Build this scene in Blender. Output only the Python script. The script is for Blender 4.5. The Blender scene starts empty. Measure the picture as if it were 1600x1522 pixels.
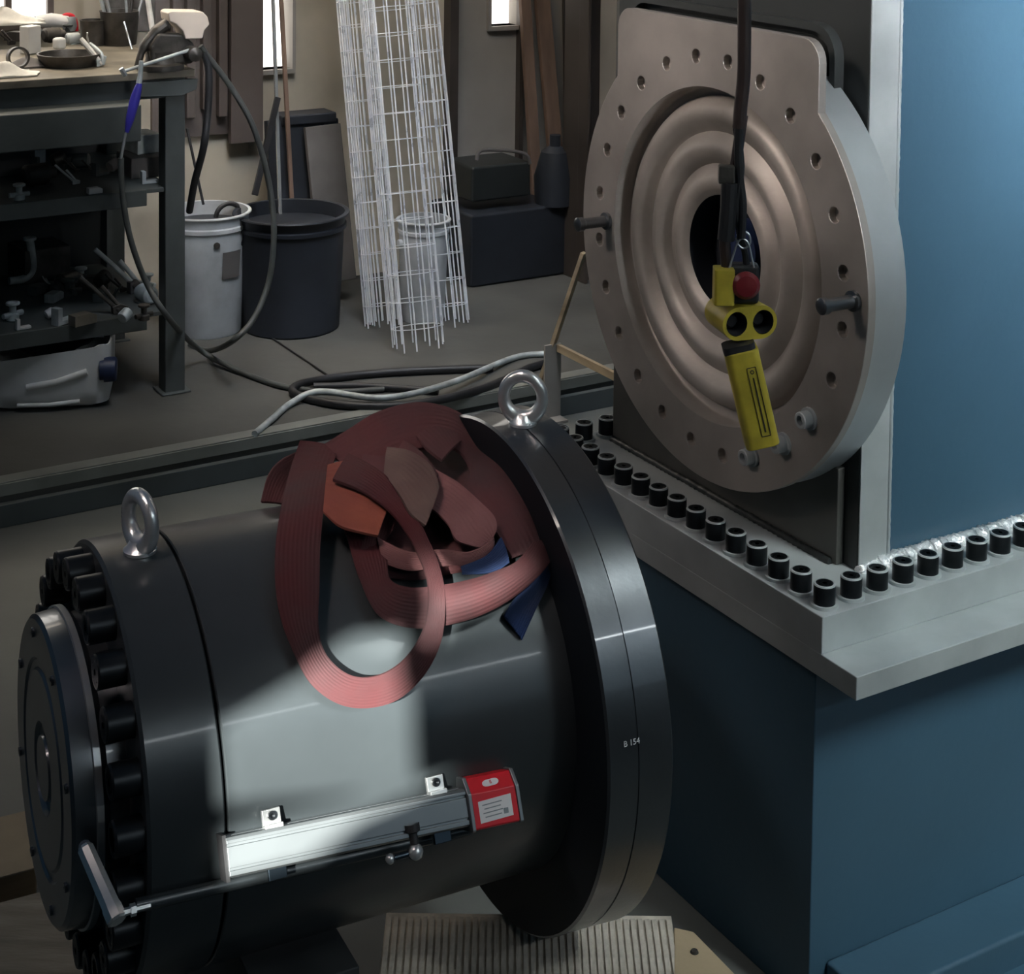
import bpy, math, random
import numpy as np
from mathutils import Vector, Matrix
random.seed(7)
C = bpy.context.scene.collection
sc = bpy.context.scene

# ------------------------------------------------------------------ camera
FPX, CX, CY = 2620.0, 800.0, -116.0
PITCH = math.atan(152.0/FPX); RHO = -.0117
Fw = np.array([0, math.cos(PITCH), -math.sin(PITCH)])
_R0 = np.array([1., 0, 0]); _D0 = np.array([0, -math.sin(PITCH), -math.cos(PITCH)])
Rt = math.cos(RHO)*_R0 + math.sin(RHO)*_D0
Dn = -math.sin(RHO)*_R0 + math.cos(RHO)*_D0
EYE = np.array([0, 0, 1.6])
cam = bpy.data.cameras.new('camera'); camo = bpy.data.objects.new('camera', cam); C.objects.link(camo)
cam.sensor_width = 36; cam.sensor_fit = 'HORIZONTAL'; cam.lens = FPX/1600*36
cam.shift_x = 0; cam.shift_y = -(761-CY)/1600
cam.clip_start = .05
M = Matrix.Identity(4)
for i in range(3):
    M[i][0] = Rt[i]; M[i][1] = -Dn[i]; M[i][2] = -Fw[i]; M[i][3] = EYE[i]
camo.matrix_world = M
sc.camera = camo

# ------------------------------------------------------------------ world, lights, exposure
sc.view_settings.view_transform = 'Standard'
sc.view_settings.look = 'None'
sc.view_settings.exposure = 0
sc.view_settings.gamma = 1
sc.view_settings.use_curve_mapping = False
w = bpy.data.worlds.new('world'); sc.world = w; w.use_nodes = True
w.node_tree.nodes['Background'].inputs[0].default_value = (.26, .62, 1, 1)
w.node_tree.nodes['Background'].inputs[1].default_value = .055

def area(name, loc, target, sx, sy, power, col, spread=180):
    l = bpy.data.lights.new(name, 'AREA'); l.shape = 'RECTANGLE'; l.size = sx; l.size_y = sy
    l.energy = power; l.color = col; l.spread = math.radians(spread)
    o = bpy.data.objects.new(name, l); C.objects.link(o); o.location = loc
    d = Vector(target)-Vector(loc); o.rotation_euler = d.to_track_quat('-Z', 'Y').to_euler()
    return o
def spot(name, loc, target, power, col, deg, blend=.2, size=.05):
    l = bpy.data.lights.new(name, 'SPOT'); l.energy = power; l.color = col
    l.spot_size = math.radians(deg); l.spot_blend = blend; l.shadow_soft_size = size
    o = bpy.data.objects.new(name, l); C.objects.link(o); o.location = loc
    d = Vector(target)-Vector(loc); o.rotation_euler = d.to_track_quat('-Z', 'Y').to_euler()
    return o
area('door_daylight', (4.2, -2.0, 2.4), (.9, 2.8, .5), 2.0, 2.4, 10, (.62, .84, 1.0))
area('roof_light_right', (2.3, .7, 3.3), (1.15, 2.5, .5), .8, .8, 7.5, (.92, 1.0, .98), 38)  # narrow fill added to lift the press table and ledge
area('window_daylight_right', (2.6, -1.2, 2.6), (1.35, 3.2, 1.74), .9, .7, 52, (.96, .97, 1.0), 30)  # fill added to brighten the upper side panel
area('window_daylight_left', (-2.6, 1.6, 3.2), (.55, 2.9, 1.42), .8, .8, 3.6, (1.0, .86, .78), 27)
area('roof_light_left', (-1.3, 1.0, 3.4), (-.24, 2.18, .76), .5, .5, .55, (1.0, .80, .74), 15)  # small warm fill added over the sling heap
area('window_daylight_bench', (-1.7, 5.3, 2.3), (-1.3, 4.9, .85), 1.2, .7, 20, (1.0, .86, .70), 90)
area('window_daylight_back', (-.6, 4.3, 3.0), (-.5, 5.4, .9), 1.4, .8, 11, (1.0, .86, .68), 100)  # stands inside the room, turned towards the back wall
area('skylight', (.1, 3.4, 3.4), (-.35, 5.0, .7), 1.0, .8, 5, (.78, .87, 1.0), 40)  # cool fill added for the mesh rolls
tl_ = area('tube_lamp', (1.78, .22, 1.97), (-.2, 2.2, .5), 2.2, .03, 3.2, (.9, .97, 1.0), 110)
z_ = -(Vector((-.2, 2.2, .5))-Vector((1.78, .22, 1.97))).normalized(); x_ = Vector((.897, .443, -.05)); x_ = (x_-z_*x_.dot(z_)).normalized(); y_ = z_.cross(x_)
tl_.rotation_euler = Matrix((x_, y_, z_)).transposed().to_euler()
SUN_D = np.array([.17, .88, -.40]); SUN_D = SUN_D/np.linalg.norm(SUN_D)
sl_ = bpy.data.lights.new('sun', 'SUN'); sl_.energy = 30; sl_.angle = math.radians(.45); sl_.color = (1.0, 1.0, .92)
so_ = bpy.data.objects.new('sun', sl_); C.objects.link(so_); so_.location = (-1, -6, 5); so_.rotation_euler = Vector(SUN_D).to_track_quat('-Z', 'Y').to_euler()

# ------------------------------------------------------------------ directions and un-projection
def ray(x, y): return Rt*(x-CX) + Dn*(y-CY) + Fw*FPX
def onplane(x, y, P, n):
    d = ray(x, y); t = np.dot(np.asarray(P)-EYE, n)/np.dot(d, n); return EYE + t*d
def onz(x, y, z=0.): return onplane(x, y, (0, 0, z), (0, 0, 1))
def ondep(x, y, Y): return onplane(x, y, (0, Y, 0), (0, 1, 0))
U = np.array([.8587572, .51238274, 0]); V = np.array([-.51238274, .8587572, 0]); Z = np.array([0, 0, 1.])
A = lambda *a: np.array(a, float)

# ------------------------------------------------------------------ materials
def mat(name, col, rough=.5, metal=0., var=.25, scale=6., rvar=.1, bump=0., bscale=40., stretch=None, col2=None, spec=None, emis=None, detail=5.):
    m = bpy.data.materials.new(name); m.use_nodes = True; nt = m.node_tree; N = nt.nodes; L = nt.links
    b = N['Principled BSDF']; b.inputs['Metallic'].default_value = metal; b.inputs['Roughness'].default_value = rough
    if spec is not None: b.inputs['Specular IOR Level'].default_value = spec
    tc = N.new('ShaderNodeTexCoord'); mp = N.new('ShaderNodeMapping'); L.new(tc.outputs['Object'], mp.inputs[0])
    if stretch: mp.inputs['Scale'].default_value = stretch
    nz = N.new('ShaderNodeTexNoise'); nz.inputs['Scale'].default_value = scale; nz.inputs['Detail'].default_value = detail
    L.new(mp.outputs[0], nz.inputs['Vector'])
    cr = N.new('ShaderNodeValToRGB'); L.new(nz.outputs['Fac'], cr.inputs[0])
    c2 = col2 or tuple(c*(1-var) for c in col); c1 = col if col2 else tuple(min(1, c*(1+var)) for c in col)
    cr.color_ramp.elements[0].position = .32; cr.color_ramp.elements[1].position = .68
    cr.color_ramp.elements[0].color = (*c2, 1); cr.color_ramp.elements[1].color = (*c1, 1)
    L.new(cr.outputs[0], b.inputs['Base Color'])
    if rvar:
        mr = N.new('ShaderNodeMapRange'); mr.inputs[3].default_value = max(.03, rough-rvar); mr.inputs[4].default_value = min(1, rough+rvar)
        L.new(nz.outputs['Fac'], mr.inputs[0]); L.new(mr.outputs[0], b.inputs['Roughness'])
    if bump:
        n2 = N.new('ShaderNodeTexNoise'); n2.inputs['Scale'].default_value = bscale; n2.inputs['Detail'].default_value = 4
        L.new(mp.outputs[0], n2.inputs['Vector']); bp = N.new('ShaderNodeBump'); bp.inputs['Strength'].default_value = bump
        bp.inputs['Distance'].default_value = .01; L.new(n2.outputs['Fac'], bp.inputs['Height']); L.new(bp.outputs[0], b.inputs['Normal'])
    if emis:
        b.inputs['Emission Color'].default_value = (*emis[0], 1); b.inputs['Emission Strength'].default_value = emis[1]
    return m
def webbing_mat(name, col, col2):
    m = mat(name, col, .85, 0, col2=col2, scale=9, rvar=.05); nt = m.node_tree; N = nt.nodes; L = nt.links; b = N['Principled BSDF']
    uv = N.new('ShaderNodeTexCoord'); wv = N.new('ShaderNodeTexWave'); wv.bands_direction = 'X'; wv.inputs['Scale'].default_value = 42; wv.inputs['Distortion'].default_value = .4
    w2 = N.new('ShaderNodeTexWave'); w2.bands_direction = 'Y'; w2.inputs['Scale'].default_value = 3.2
    L.new(uv.outputs['UV'], wv.inputs[0]); L.new(uv.outputs['UV'], w2.inputs[0])
    ad = N.new('ShaderNodeMath'); ad.operation = 'ADD'; L.new(wv.outputs['Fac'], ad.inputs[0]); L.new(w2.outputs['Fac'], ad.inputs[1])
    bp = N.new('ShaderNodeBump'); bp.inputs['Strength'].default_value = .7; bp.inputs['Distance'].default_value = .002
    L.new(ad.outputs[0], bp.inputs['Height']); L.new(bp.outputs[0], b.inputs['Normal'])
    return m
MT = dict(
    steel_dark=mat('oiled_dark_steel', (.045, .062, .08), .30, .85, scale=4, rvar=.06, stretch=(1, 1, 3)),
    barrel=mat('honed_barrel_steel', (.052, .062, .068), .32, .35, scale=3, var=.2, rvar=.035, bump=.02, bscale=90),
    rim=mat('turned_rim_steel', (.12, .13, .14), .32, .85, scale=5, var=.15, rvar=.035, bump=.03, bscale=120),
    face=mat('dark_flange_face', (.02, .027, .036), .5, .6, scale=5),
    black=mat('black_oxide_bolt', (.022, .026, .03), .38, .7, scale=30),
    chrome=mat('bright_zinc', (.66, .68, .68), .25, .7, scale=20, var=.1, rvar=.05),
    galv=mat('galvanised_eye_steel', (.70, .74, .76), .30, .8, scale=25, var=.15, rvar=.08),
    cap=mat('cap_steel', (.15, .165, .18), .33, .9, scale=6, rvar=.04),
    disc=mat('machined_disc_steel', (.36, .335, .31), .42, .5, scale=5, var=.25, rvar=.1, bump=.05, bscale=30),
    discin=mat('cast_disc_inner', (.33, .305, .28), .5, .4, scale=5, var=.3, rvar=.14, bump=.25, bscale=14),
    discfoot=mat('dull_plate_steel', (.085, .085, .08), .5, .3, scale=5, var=.3),  # much darker tone of the disc plate, for its foot
    drum=mat('bright_turned_steel', (.44, .48, .50), .36, .6, scale=5, var=.12, rvar=.05),
    oldwood=mat('grey_old_timber', (.27, .24, .20), .8, 0, scale=5, var=.35, stretch=(1, 6, 1), bump=.15),
    darkwood=mat('oil_dark_wood', (.05, .055, .06), .7, 0, scale=5, var=.35),  # near-black blue-grey wood for the cradle block
    hole=mat('dark_bore', (.01, .012, .018), .6, .3),  # near black stands in for the shade of a deep bore
    paint=mat('blue_grey_paint', (.040, .092, .140), .42, 0, scale=2.5, var=.10, rvar=.05, bump=.04, bscale=60),
    paint_dark=mat('dark_green_grey_paint', (.022, .026, .026), .45, 0, scale=4, var=.3, rvar=.1),  # dark tone of front plate, opening frames and back panel
    edge=mat('bare_edge_steel', (.42, .46, .47), .45, .3, scale=8, var=.15),
    weld=mat('weld_bead_metal', (.85, .92, .95), .25, .5, scale=60, var=.3, bump=.6, bscale=120),
    floor=mat('shop_floor_concrete', (.085, .084, .077), .75, 0, scale=2.2, var=.28, bump=.1, bscale=25),
    pit=mat('lower_floor_concrete', (.14, .15, .145), .7, 0, scale=2.0, var=.25, bump=.1, bscale=25),
    step=mat('step_concrete', (.10, .115, .115), .75, 0, scale=4, var=.2),
    angle=mat('step_edge_angle', (.26, .27, .25), .5, .3, scale=6, var=.2),
    wall=mat('stained_beige_wall', (.50, .45, .36), .85, 0, scale=1.8, var=.3),
    wall2=mat('grey_wall_panel', (.32, .30, .275), .8, 0, scale=1.8, var=.25),
    corr=mat('brown_grey_sheet', (.15, .125, .115), .5, .3, scale=3, var=.2),
    post=mat('dark_post_paint', (.075, .062, .055), .5, .2, scale=3, var=.3),
    glass=mat('daylight_pane', (1, .96, .9), .4, 0, var=0, rvar=0, emis=((1, .95, .88), 2.6)),
    bench=mat('bench_grey_steel', (.075, .085, .083), .55, .1, scale=6, var=.25),
    benchtop=mat('worn_bench_top', (.17, .15, .115), .5, .2, scale=9, var=.45, bump=.1),
    iron=mat('greasy_iron', (.085, .078, .07), .45, .6, scale=20, var=.4, bump=.2),
    greybits=mat('scuffed_grey_metal', (.46, .50, .50), .45, .2, scale=18, var=.35, bump=.1),
    white=mat('white_plastic', (.66, .66, .64), .5, 0, scale=7, var=.15),
    bucket=mat('dirty_white_bucket', (.50, .52, .53), .55, 0, scale=7, var=.25),
    cream=mat('cream_paint', (.78, .66, .55), .45, 0, scale=7, var=.12),
    navy=mat('navy_plastic', (.012, .022, .065), .45, 0, var=.2),
    blue=mat('bright_blue_plastic', (.06, .05, .42), .3, 0, var=.2),
    red=mat('red_plastic', (.62, .012, .025), .38, 0, var=.15),
    darkred=mat('dull_red_button', (.20, .02, .025), .4, 0, var=.2),
    yellow=mat('yellow_plastic', (.50, .40, .045), .45, 0, scale=25, var=.25),
    rubber=mat('black_rubber', (.022, .022, .024), .5, 0, scale=10, var=.3),
    cable=mat('brown_black_cable', (.045, .03, .027), .5, 0, scale=12, var=.3),
    hose=mat('dusty_hose', (.075, .08, .075), .5, 0, scale=8, var=.3),
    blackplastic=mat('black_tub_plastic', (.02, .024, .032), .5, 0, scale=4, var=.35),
    wood=mat('raw_wood', (.38, .30, .20), .75, 0, scale=4, var=.3, stretch=(1, 1, 8), bump=.1),
    woodbrown=mat('brown_plank', (.20, .13, .095), .7, 0, scale=3, var=.3, stretch=(6, 6, 1)),
    ply=mat('grooved_pallet_wood', (.62, .57, .50), .7, 0, scale=30, var=.3, bump=.2),
    alu=mat('anodised_aluminium', (.25, .275, .29), .36, .7, scale=8, var=.06, rvar=.05),
    wire=mat('bright_wire', (.86, .91, 1.0), .3, .2, scale=20, var=.2),
    paper=mat('pale_paper', (.72, .70, .64), .8, 0, scale=14, var=.25),
    label=mat('white_label', (.75, .77, .78), .6, 0, var=.06),
    ink=mat('black_ink', (.02, .02, .02), .7, 0, var=.1),
    greyink=mat('grey_print', (.25, .30, .32), .7, 0, var=.1),
    card=mat('grey_cardboard', (.13, .12, .115), .8, 0, scale=5, var=.25),
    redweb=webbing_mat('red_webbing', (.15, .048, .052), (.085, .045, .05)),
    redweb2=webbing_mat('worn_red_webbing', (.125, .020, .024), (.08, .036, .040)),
    orangeweb=webbing_mat('orange_red_webbing', (.42, .12, .075), (.26, .07, .055)),  # red webbing with the orange light put into its colour
    pinkweb=webbing_mat('pinkish_faded_webbing', (.30, .14, .14), (.18, .07, .075)),  # lighter red webbing, pinkish highlight painted into the colour
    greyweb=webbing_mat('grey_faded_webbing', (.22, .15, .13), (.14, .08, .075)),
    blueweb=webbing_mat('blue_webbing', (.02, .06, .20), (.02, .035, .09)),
)

for k_, w_, r_ in (('rim', .5, .05), ('cap', .4, .06), ('barrel', .18, .08)):
    b_ = MT[k_].node_tree.nodes['Principled BSDF']; b_.inputs['Coat Weight'].default_value = w_; b_.inputs['Coat Roughness'].default_value = r_

# ------------------------------------------------------------------ mesh helpers
class MB:
    def __init__(s): s.v = []; s.f = []; s.uv = None
    def add(s, vs, fs):
        n = len(s.v); s.v += [tuple(map(float, p)) for p in vs]; s.f += [tuple(i+n for i in f) for f in fs]; return s
    def box(s, c, ax, ay, az, sx, sy, sz):
        c, ax, ay, az = map(np.asarray, (c, ax, ay, az)); vs = []
        for i in (-.5, .5):
            for j in (-.5, .5):
                for k in (-.5, .5): vs.append(c + ax*sx*i + ay*sy*j + az*sz*k)
        return s.add(vs, [(0, 1, 3, 2), (4, 6, 7, 5), (0, 4, 5, 1), (2, 3, 7, 6), (0, 2, 6, 4), (1, 5, 7, 3)])
    def lathe(s, P, ax, prof, n=48, e1=None, closed=False, a0=0, a1=2*math.pi):
        """prof: list of (distance along axis, radius)"""
        ax = np.asarray(ax, float); ax = ax/np.linalg.norm(ax)
        if e1 is None: e1 = np.cross(ax, (0, 0, 1) if abs(ax[2]) < .9 else (1, 0, 0))
        e1 = e1/np.linalg.norm(e1); e2 = np.cross(ax, e1); P = np.asarray(P)
        full = abs(a1-a0-2*math.pi) < 1e-6; m = n if full else n+1
        vs = []; fs = []
        for l, r in prof:
            for i in range(m):
                a = a0+(a1-a0)*i/n; vs.append(P+ax*l+(e1*math.cos(a)+e2*math.sin(a))*max(r, 1e-5))
        k = len(prof)
        for j in range(k if closed else k-1):
            for i in range(n):
                i2 = (i+1) % m; j2 = (j+1) % k
                fs.append((j*m+i, j*m+i2, j2*m+i2, j2*m+i))
        return s.add(vs, fs)
    def tube(s, pts, r, n=8, caps=True):
        pts = [np.asarray(p, float) for p in pts]; k = len(pts); vs = []; fs = []
        rr = r if hasattr(r, '__len__') else [r]*k
        t0 = pts[1]-pts[0]; up = np.array([0, 0, 1.]) if abs(t0[2])/np.linalg.norm(t0) < .9 else np.array([1., 0, 0])
        e = np.cross(t0, up); e /= np.linalg.norm(e)
        for j in range(k):
            t = pts[min(j+1, k-1)]-pts[max(j-1, 0)]; t /= np.linalg.norm(t)
            e = e-t*np.dot(e, t); e /= np.linalg.norm(e); g = np.cross(t, e)
            for i in range(n):
                a = 2*math.pi*i/n; vs.append(pts[j]+(e*math.cos(a)+g*math.sin(a))*rr[j])
        for j in range(k-1):
            for i in range(n): i2 = (i+1) % n; fs.append((j*n+i, j*n+i2, (j+1)*n+i2, (j+1)*n+i))
        if caps: fs += [tuple(range(n)), tuple(range((k-1)*n, k*n))]
        return s.add(vs, fs)
    def prism(s, P, e1, e2, n, poly, th, holes=()):
        k = len(poly); P = np.asarray(P)
        vs = [P+e1*a+e2*b for a, b in poly]+[P+e1*a+e2*b+n*th for a, b in poly]
        return s.add(vs, [tuple(range(k)), tuple(range(2*k-1, k-1, -1))]+[(i, (i+1) % k, k+(i+1) % k, k+i) for i in range(k)])
    def build(s, name, m, parent=None, origin=None, bevel=0, smooth=30, seg=2):
        o0 = np.asarray(origin if origin is not None else (parent_world(parent) if parent else (0, 0, 0)), float)
        me = bpy.data.meshes.new(name); me.from_pydata([tuple(np.array(p)-o0) for p in s.v], [], s.f)
        import bmesh
        bm = bmesh.new(); bm.from_mesh(me); bmesh.ops.recalc_face_normals(bm, faces=bm.faces); bm.to_mesh(me); bm.free()
        if s.uv:
            ul = me.uv_layers.new(name='UVMap')
            for lp in me.loops: ul.data[lp.index].uv = s.uv[lp.vertex_index]
        me.materials.append(MT[m] if isinstance(m, str) else m)
        if smooth:
            me.polygons.foreach_set('use_smooth', [True]*len(me.polygons)); me.set_sharp_from_angle(angle=math.radians(smooth))
        ob = bpy.data.objects.new(name, me); C.objects.link(ob)
        if parent: ob.parent = parent; ob.location = Vector(o0)-Vector(parent_world(parent))
        else: ob.location = o0
        if bevel:
            bv = ob.modifiers.new('bevel', 'BEVEL'); bv.width = bevel; bv.segments = seg; bv.limit_method = 'ANGLE'
            bv.harden_normals = True
        return ob
def parent_world(p):
    l = Vector((0, 0, 0))
    while p is not None: l = l+p.location; p = p.parent
    return tuple(l)
def tag(o, label=None, cat=None, group=None, kind=None):
    if label: o['label'] = label
    if cat: o['category'] = cat
    if group: o['group'] = group
    if kind: o['kind'] = kind
    return o
def empty(name, loc, label, cat, group=None):
    o = bpy.data.objects.new(name, None); C.objects.link(o); o.location = tuple(loc); o.empty_display_size = .05
    return tag(o, label, cat, group)
def curve(pts, n=8):
    pts = [np.asarray(p, float) for p in pts]; k = len(pts); out = []
    for i in range(k-1):
        p0 = pts[max(i-1, 0)]; p1 = pts[i]; p2 = pts[i+1]; p3 = pts[min(i+2, k-1)]
        for j in range(n):
            t = j/n; out.append(.5*((2*p1)+(-p0+p2)*t+(2*p0-5*p1+4*p2-p3)*t*t+(-p0+3*p1-3*p2+p3)*t**3))
    return out+[pts[-1]]
def text_mesh(body, size, name, m, parent, origin, ex, ey, en, align='CENTER'):
    cu = bpy.data.curves.new('t', 'FONT'); cu.body = body; cu.size = size; cu.extrude = .0003; cu.align_x = align; cu.align_y = 'CENTER'
    to = bpy.data.objects.new('t', cu); C.objects.link(to); dg = bpy.context.evaluated_depsgraph_get()
    me = bpy.data.meshes.new_from_object(to.evaluated_get(dg)); bpy.data.objects.remove(to)
    for vt in me.vertices:
        p = np.asarray(origin)+np.asarray(ex)*vt.co.x+np.asarray(ey)*vt.co.y+np.asarray(en)*vt.co.z; vt.co = Vector(p)-Vector(parent_world(parent))
    me.name = name; me.materials.clear(); me.materials.append(MT[m]); ob = bpy.data.objects.new(name, me); C.objects.link(ob); ob.parent = parent; return ob

# ================================================================== SETTING
E0 = onz(0, 757); E1 = onz(875, 594)                      # the edge of the step
ed = (E1-E0); ed /= np.linalg.norm(ed); en = np.array([-ed[1], ed[0], 0])
LOW = -.1
mb = MB(); a = E0-ed*3; b = E0+ed*7
mb.add([a, b, b+en*6, a+en*6, a-Z*.3, b-Z*.3, b+en*6-Z*.3, a+en*6-Z*.3], [(0, 1, 2, 3), (4, 5, 6, 7), (0, 1, 5, 4), (2, 3, 7, 6), (0, 3, 7, 4), (1, 2, 6, 5)])
tag(mb.build('floor', 'floor', smooth=0), 'mottled grey-brown workshop floor behind the step', None, None, 'structure')
mb = MB(); mb.add([A(-6, -3, LOW), A(6, -3, LOW), A(6, 7, LOW), A(-6, 7, LOW), A(-6, -3, LOW-.1), A(6, -3, LOW-.1), A(6, 7, LOW-.1), A(-6, 7, LOW-.1)], [(0, 1, 2, 3), (4, 5, 6, 7), (0, 1, 5, 4), (2, 3, 7, 6), (0, 3, 7, 4), (1, 2, 6, 5)])
tag(mb.build('floor', 'pit', smooth=0), 'lower concrete floor under the steel cylinder', None, None, 'structure')
mb = MB(); c = E0+ed*2; mb.box(c+Z*.002+en*.02, ed, en, Z, 10, .045, .006); mb.box(c-en*.003-Z*.014, ed, en, Z, 10, .005, .03)
tag(mb.build('trim_1', 'angle', smooth=0, bevel=.001), 'pale steel angle along the edge of the step', None, None, 'structure')
mb = MB(); mb.box(c-en*.012-Z*.072, ed, en, Z, 10, .02, .056)
tag(mb.build('trim_2', 'step', smooth=0, bevel=.002), 'dark riser below the step edge', None, None, 'structure')

# back wall runs along U
W0 = onz(490, 440); W0[2] = 0
def wp(x, y): return onplane(x, y, W0, V)                 # pixel -> point on wall
def wu(x): return np.dot(wp(x, 100)-W0, U)
def wz(x, y): return wp(x, y)[2]
def wallpart(name, x0, x1, z0, z1, m, out=0., th=.08, parent=None, **k):
    u0, u1 = wu(x0), wu(x1); mb = MB(); c = W0+U*(u0+u1)/2+Z*(z0+z1)/2+V*(th/2-out)
    mb.box(c, U, V, Z, u1-u0, th, z1-z0); return mb.build(name, m, parent, **k)
H = 2.6
zs = wz(430, 108); zs2 = wz(785, 40)
mb = MB()
def wbox(x0, x1, z0, z1):
    u0, u1 = wu(x0), wu(x1); mb.box(W0+U*(u0+u1)/2+Z*(z0+z1)/2+V*.06, U, V, Z, u1-u0, .12, z1-z0)
wbox(-900, 403, 0, H); wbox(403, 454, 0, zs); wbox(403, 454, zs+1.3, H); wbox(454, 700, 0, H)
tag(mb.build('wall_back', 'wall', smooth=0), 'stained beige workshop wall behind the buckets', None, None, 'structure')
mb = MB()
wbox(700, 763, 0, H); wbox(763, 807, 0, zs2); wbox(763, 807, zs2+1.3, H); wbox(807, 2600, 0, H)
tag(mb.build('wall_back', 'wall2', smooth=0), 'grey wall panel right of the mesh rolls', None, None, 'structure')
for n, (x0, x1, z0) in enumerate(((403, 454, zs), (763, 807, zs2))):
    o = wallpart('window_%d' % (n+1), x0, x1, z0, z0+1.3, 'glass', out=-.06, th=.01, smooth=0)
    tag(o, ['bright narrow window behind the leaning rods', 'bright narrow window beside the leaning planks'][n], None, None, 'structure')
    mb = MB(); u0, u1 = wu(x0), wu(x1)
    mb.box(W0+U*(u0+u1)/2+Z*(z0-.008)+V*.03, U, V, Z, u1-u0+.02, .1, .016)
    for uu in (u0-.005, u1+.005): mb.box(W0+U*uu+Z*(z0+.65)+V*.03, U, V, Z, .012, .1, 1.3)
    mb.build('window_frame', 'wall2', o, smooth=0)
# corrugated brown sheet door
zc = wz(380, 205); zc2 = wz(300, 100)
d = wallpart('door_1', 235, 402, zc, 2.3, 'corr', out=.02, th=.02, smooth=0); tag(d, 'brown ribbed sheet metal door left of the narrow window', None, None, 'structure')
for x in (262, 284, 309, 334):
    wallpart('rib', x, x+14, zc+.06+random.random()*.05, 2.28, 'corr', out=.05, th=.035, parent=d, smooth=0, bevel=.004)
wallpart('door_frame', 352, 402, zc-.03, 2.3, 'corr', out=.055, th=.03, parent=d, smooth=0, bevel=.002)
o = wallpart('trim_3', 693, 706, 0, H, 'post', out=.05, th=.05, smooth=0); tag(o, 'dark joint strip between the wall panels', None, None, 'structure')
o = wallpart('trim_4', 806, 812, 0, H, 'post', out=.03, th=.03, smooth=0); tag(o, 'dark edge strip right of the small window', None, None, 'structure')
# window high over the bench (daylight seen between the tools)
zb = wz(60, 35); o = wallpart('window_3', -500, 75, zb, zb+1.0, 'glass', out=.012, th=.01, smooth=0)
tag(o, 'bright window above the left end of the bench', None, None, 'structure')
mb = MB(); u0, u1 = wu(-500), wu(75)
for k in range(9): mb.box(W0+U*(u0+(u1-u0)*k/8)+Z*(zb+.5)-V*.02, U, V, Z, .02, .03, 1.0)
mb.box(W0+U*(u0+u1)/2+Z*zb-V*.02, U, V, Z, u1-u0, .04, .03); mb.build('window_frame', 'corr', o, smooth=0)

# sheet wall added behind the camera, cut out to shape the sun patches
FY = -2.2
import bmesh
def to_front(p_): t = (FY-p_[1])/SUN_D[1]; q_ = p_+SUN_D*t; return (q_[0], q_[2])
P = A(-.02, 2.3, .4226); ca = 1.11237; CA = A(math.sin(ca), math.cos(ca), 0); E1v = A(CA[1], -CA[0], 0); RB, RF = .2592, .341
def bhit(x, y, h=0.):
    d = ray(x, y); d = d/np.linalg.norm(d); o_ = EYE-P; R_ = RB+h
    d2 = d-CA*(d@CA); o2 = o_-CA*(o_@CA); a_ = d2@d2; b_ = o2@d2; c_ = o2@o2-R_*R_; D_ = b_*b_-a_*c_
    t = (-b_-math.sqrt(D_))/a_ if D_ > 0 else -b_/a_
    return EYE+d*t
panes = [[to_front(bhit(x, y, 0)) for x, y in ((345, 1135), (470, 1060), (545, 995), (632, 985), (645, 1110), (652, 1235), (350, 1262))],
         [to_front(bhit(x, y, .04)) for x, y in ((692, 925), (760, 908), (828, 872), (815, 905), (770, 945), (700, 968))],
         [to_front(bhit(x, y, .045)) for x, y in ((655, 860), (690, 900), (697, 960), (680, 1010), (660, 1000), (676, 950), (668, 900))],
         [to_front(bhit(x, y, .03)) for x, y in ((340, 1300), (735, 1205), (640, 1250), (560, 1285), (490, 1345), (340, 1385))]]  # openings shaped after the wanted light patches on barrel, sling and rail
from mathutils.geometry import delaunay_2d_cdt
cv = []; ce = []
for poly in [[(-9, -.1), (9, -.1), (9, 9), (-9, 9)]]+panes:
    k0 = len(cv); cv += [Vector(q_) for q_ in poly]; ce += [(k0+i_, k0+(i_+1) % len(poly)) for i_ in range(len(poly))]
ov_, oe_, of_ = delaunay_2d_cdt(cv, ce, [], 0, 1e-6)[:3]
def pip(x, z, poly):
    c_ = False
    for i_ in range(len(poly)):
        (x0, z0), (x1, z1) = poly[i_], poly[i_-1]
        if (z0 > z) != (z1 > z) and x < (x1-x0)*(z-z0)/(z1-z0)+x0: c_ = not c_
    return c_
cen_ = lambda f: sum((ov_[i_] for i_ in f), Vector((0, 0)))/len(f)
me = bpy.data.meshes.new('wall_front'); me.from_pydata([(q_[0], FY, q_[1]) for q_ in ov_], [], [f for f in of_ if not any(pip(*cen_(f), q_) for q_ in panes)]); me.materials.append(MT['wall2'])
wf = bpy.data.objects.new('wall_front', me); C.objects.link(wf); tag(wf, 'grey sheet wall behind the photographer', None, None, 'structure')
sd_ = wf.modifiers.new('thickness', 'SOLIDIFY'); sd_.thickness = .008

# dark steel column behind the disc on the left
G = onz(915, 430); mb = MB(); mb.box(G+Z*1.3, U, V, Z, .13, .12, 2.6)
for s in (-1, 1): mb.box(G+Z*1.3+U*s*.062-V*.07, U, V, Z, .012, .06, 2.6)
tag(mb.build('steel_column', 'post', None, G, bevel=.002), 'dark brown steel column behind the machined disc', 'column')
G = onz(948, 445)
mb = MB(); mb.box(G+Z*1.3, U, V, Z, .02, .10, 2.6); mb.box(G+Z*1.3+U*.04, U, V, Z, .07, .02, 2.6)
tag(mb.build('angle_post', 'wall2', None, G, bevel=.001), 'grey angle steel post just left of the disc tab', 'post')

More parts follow.
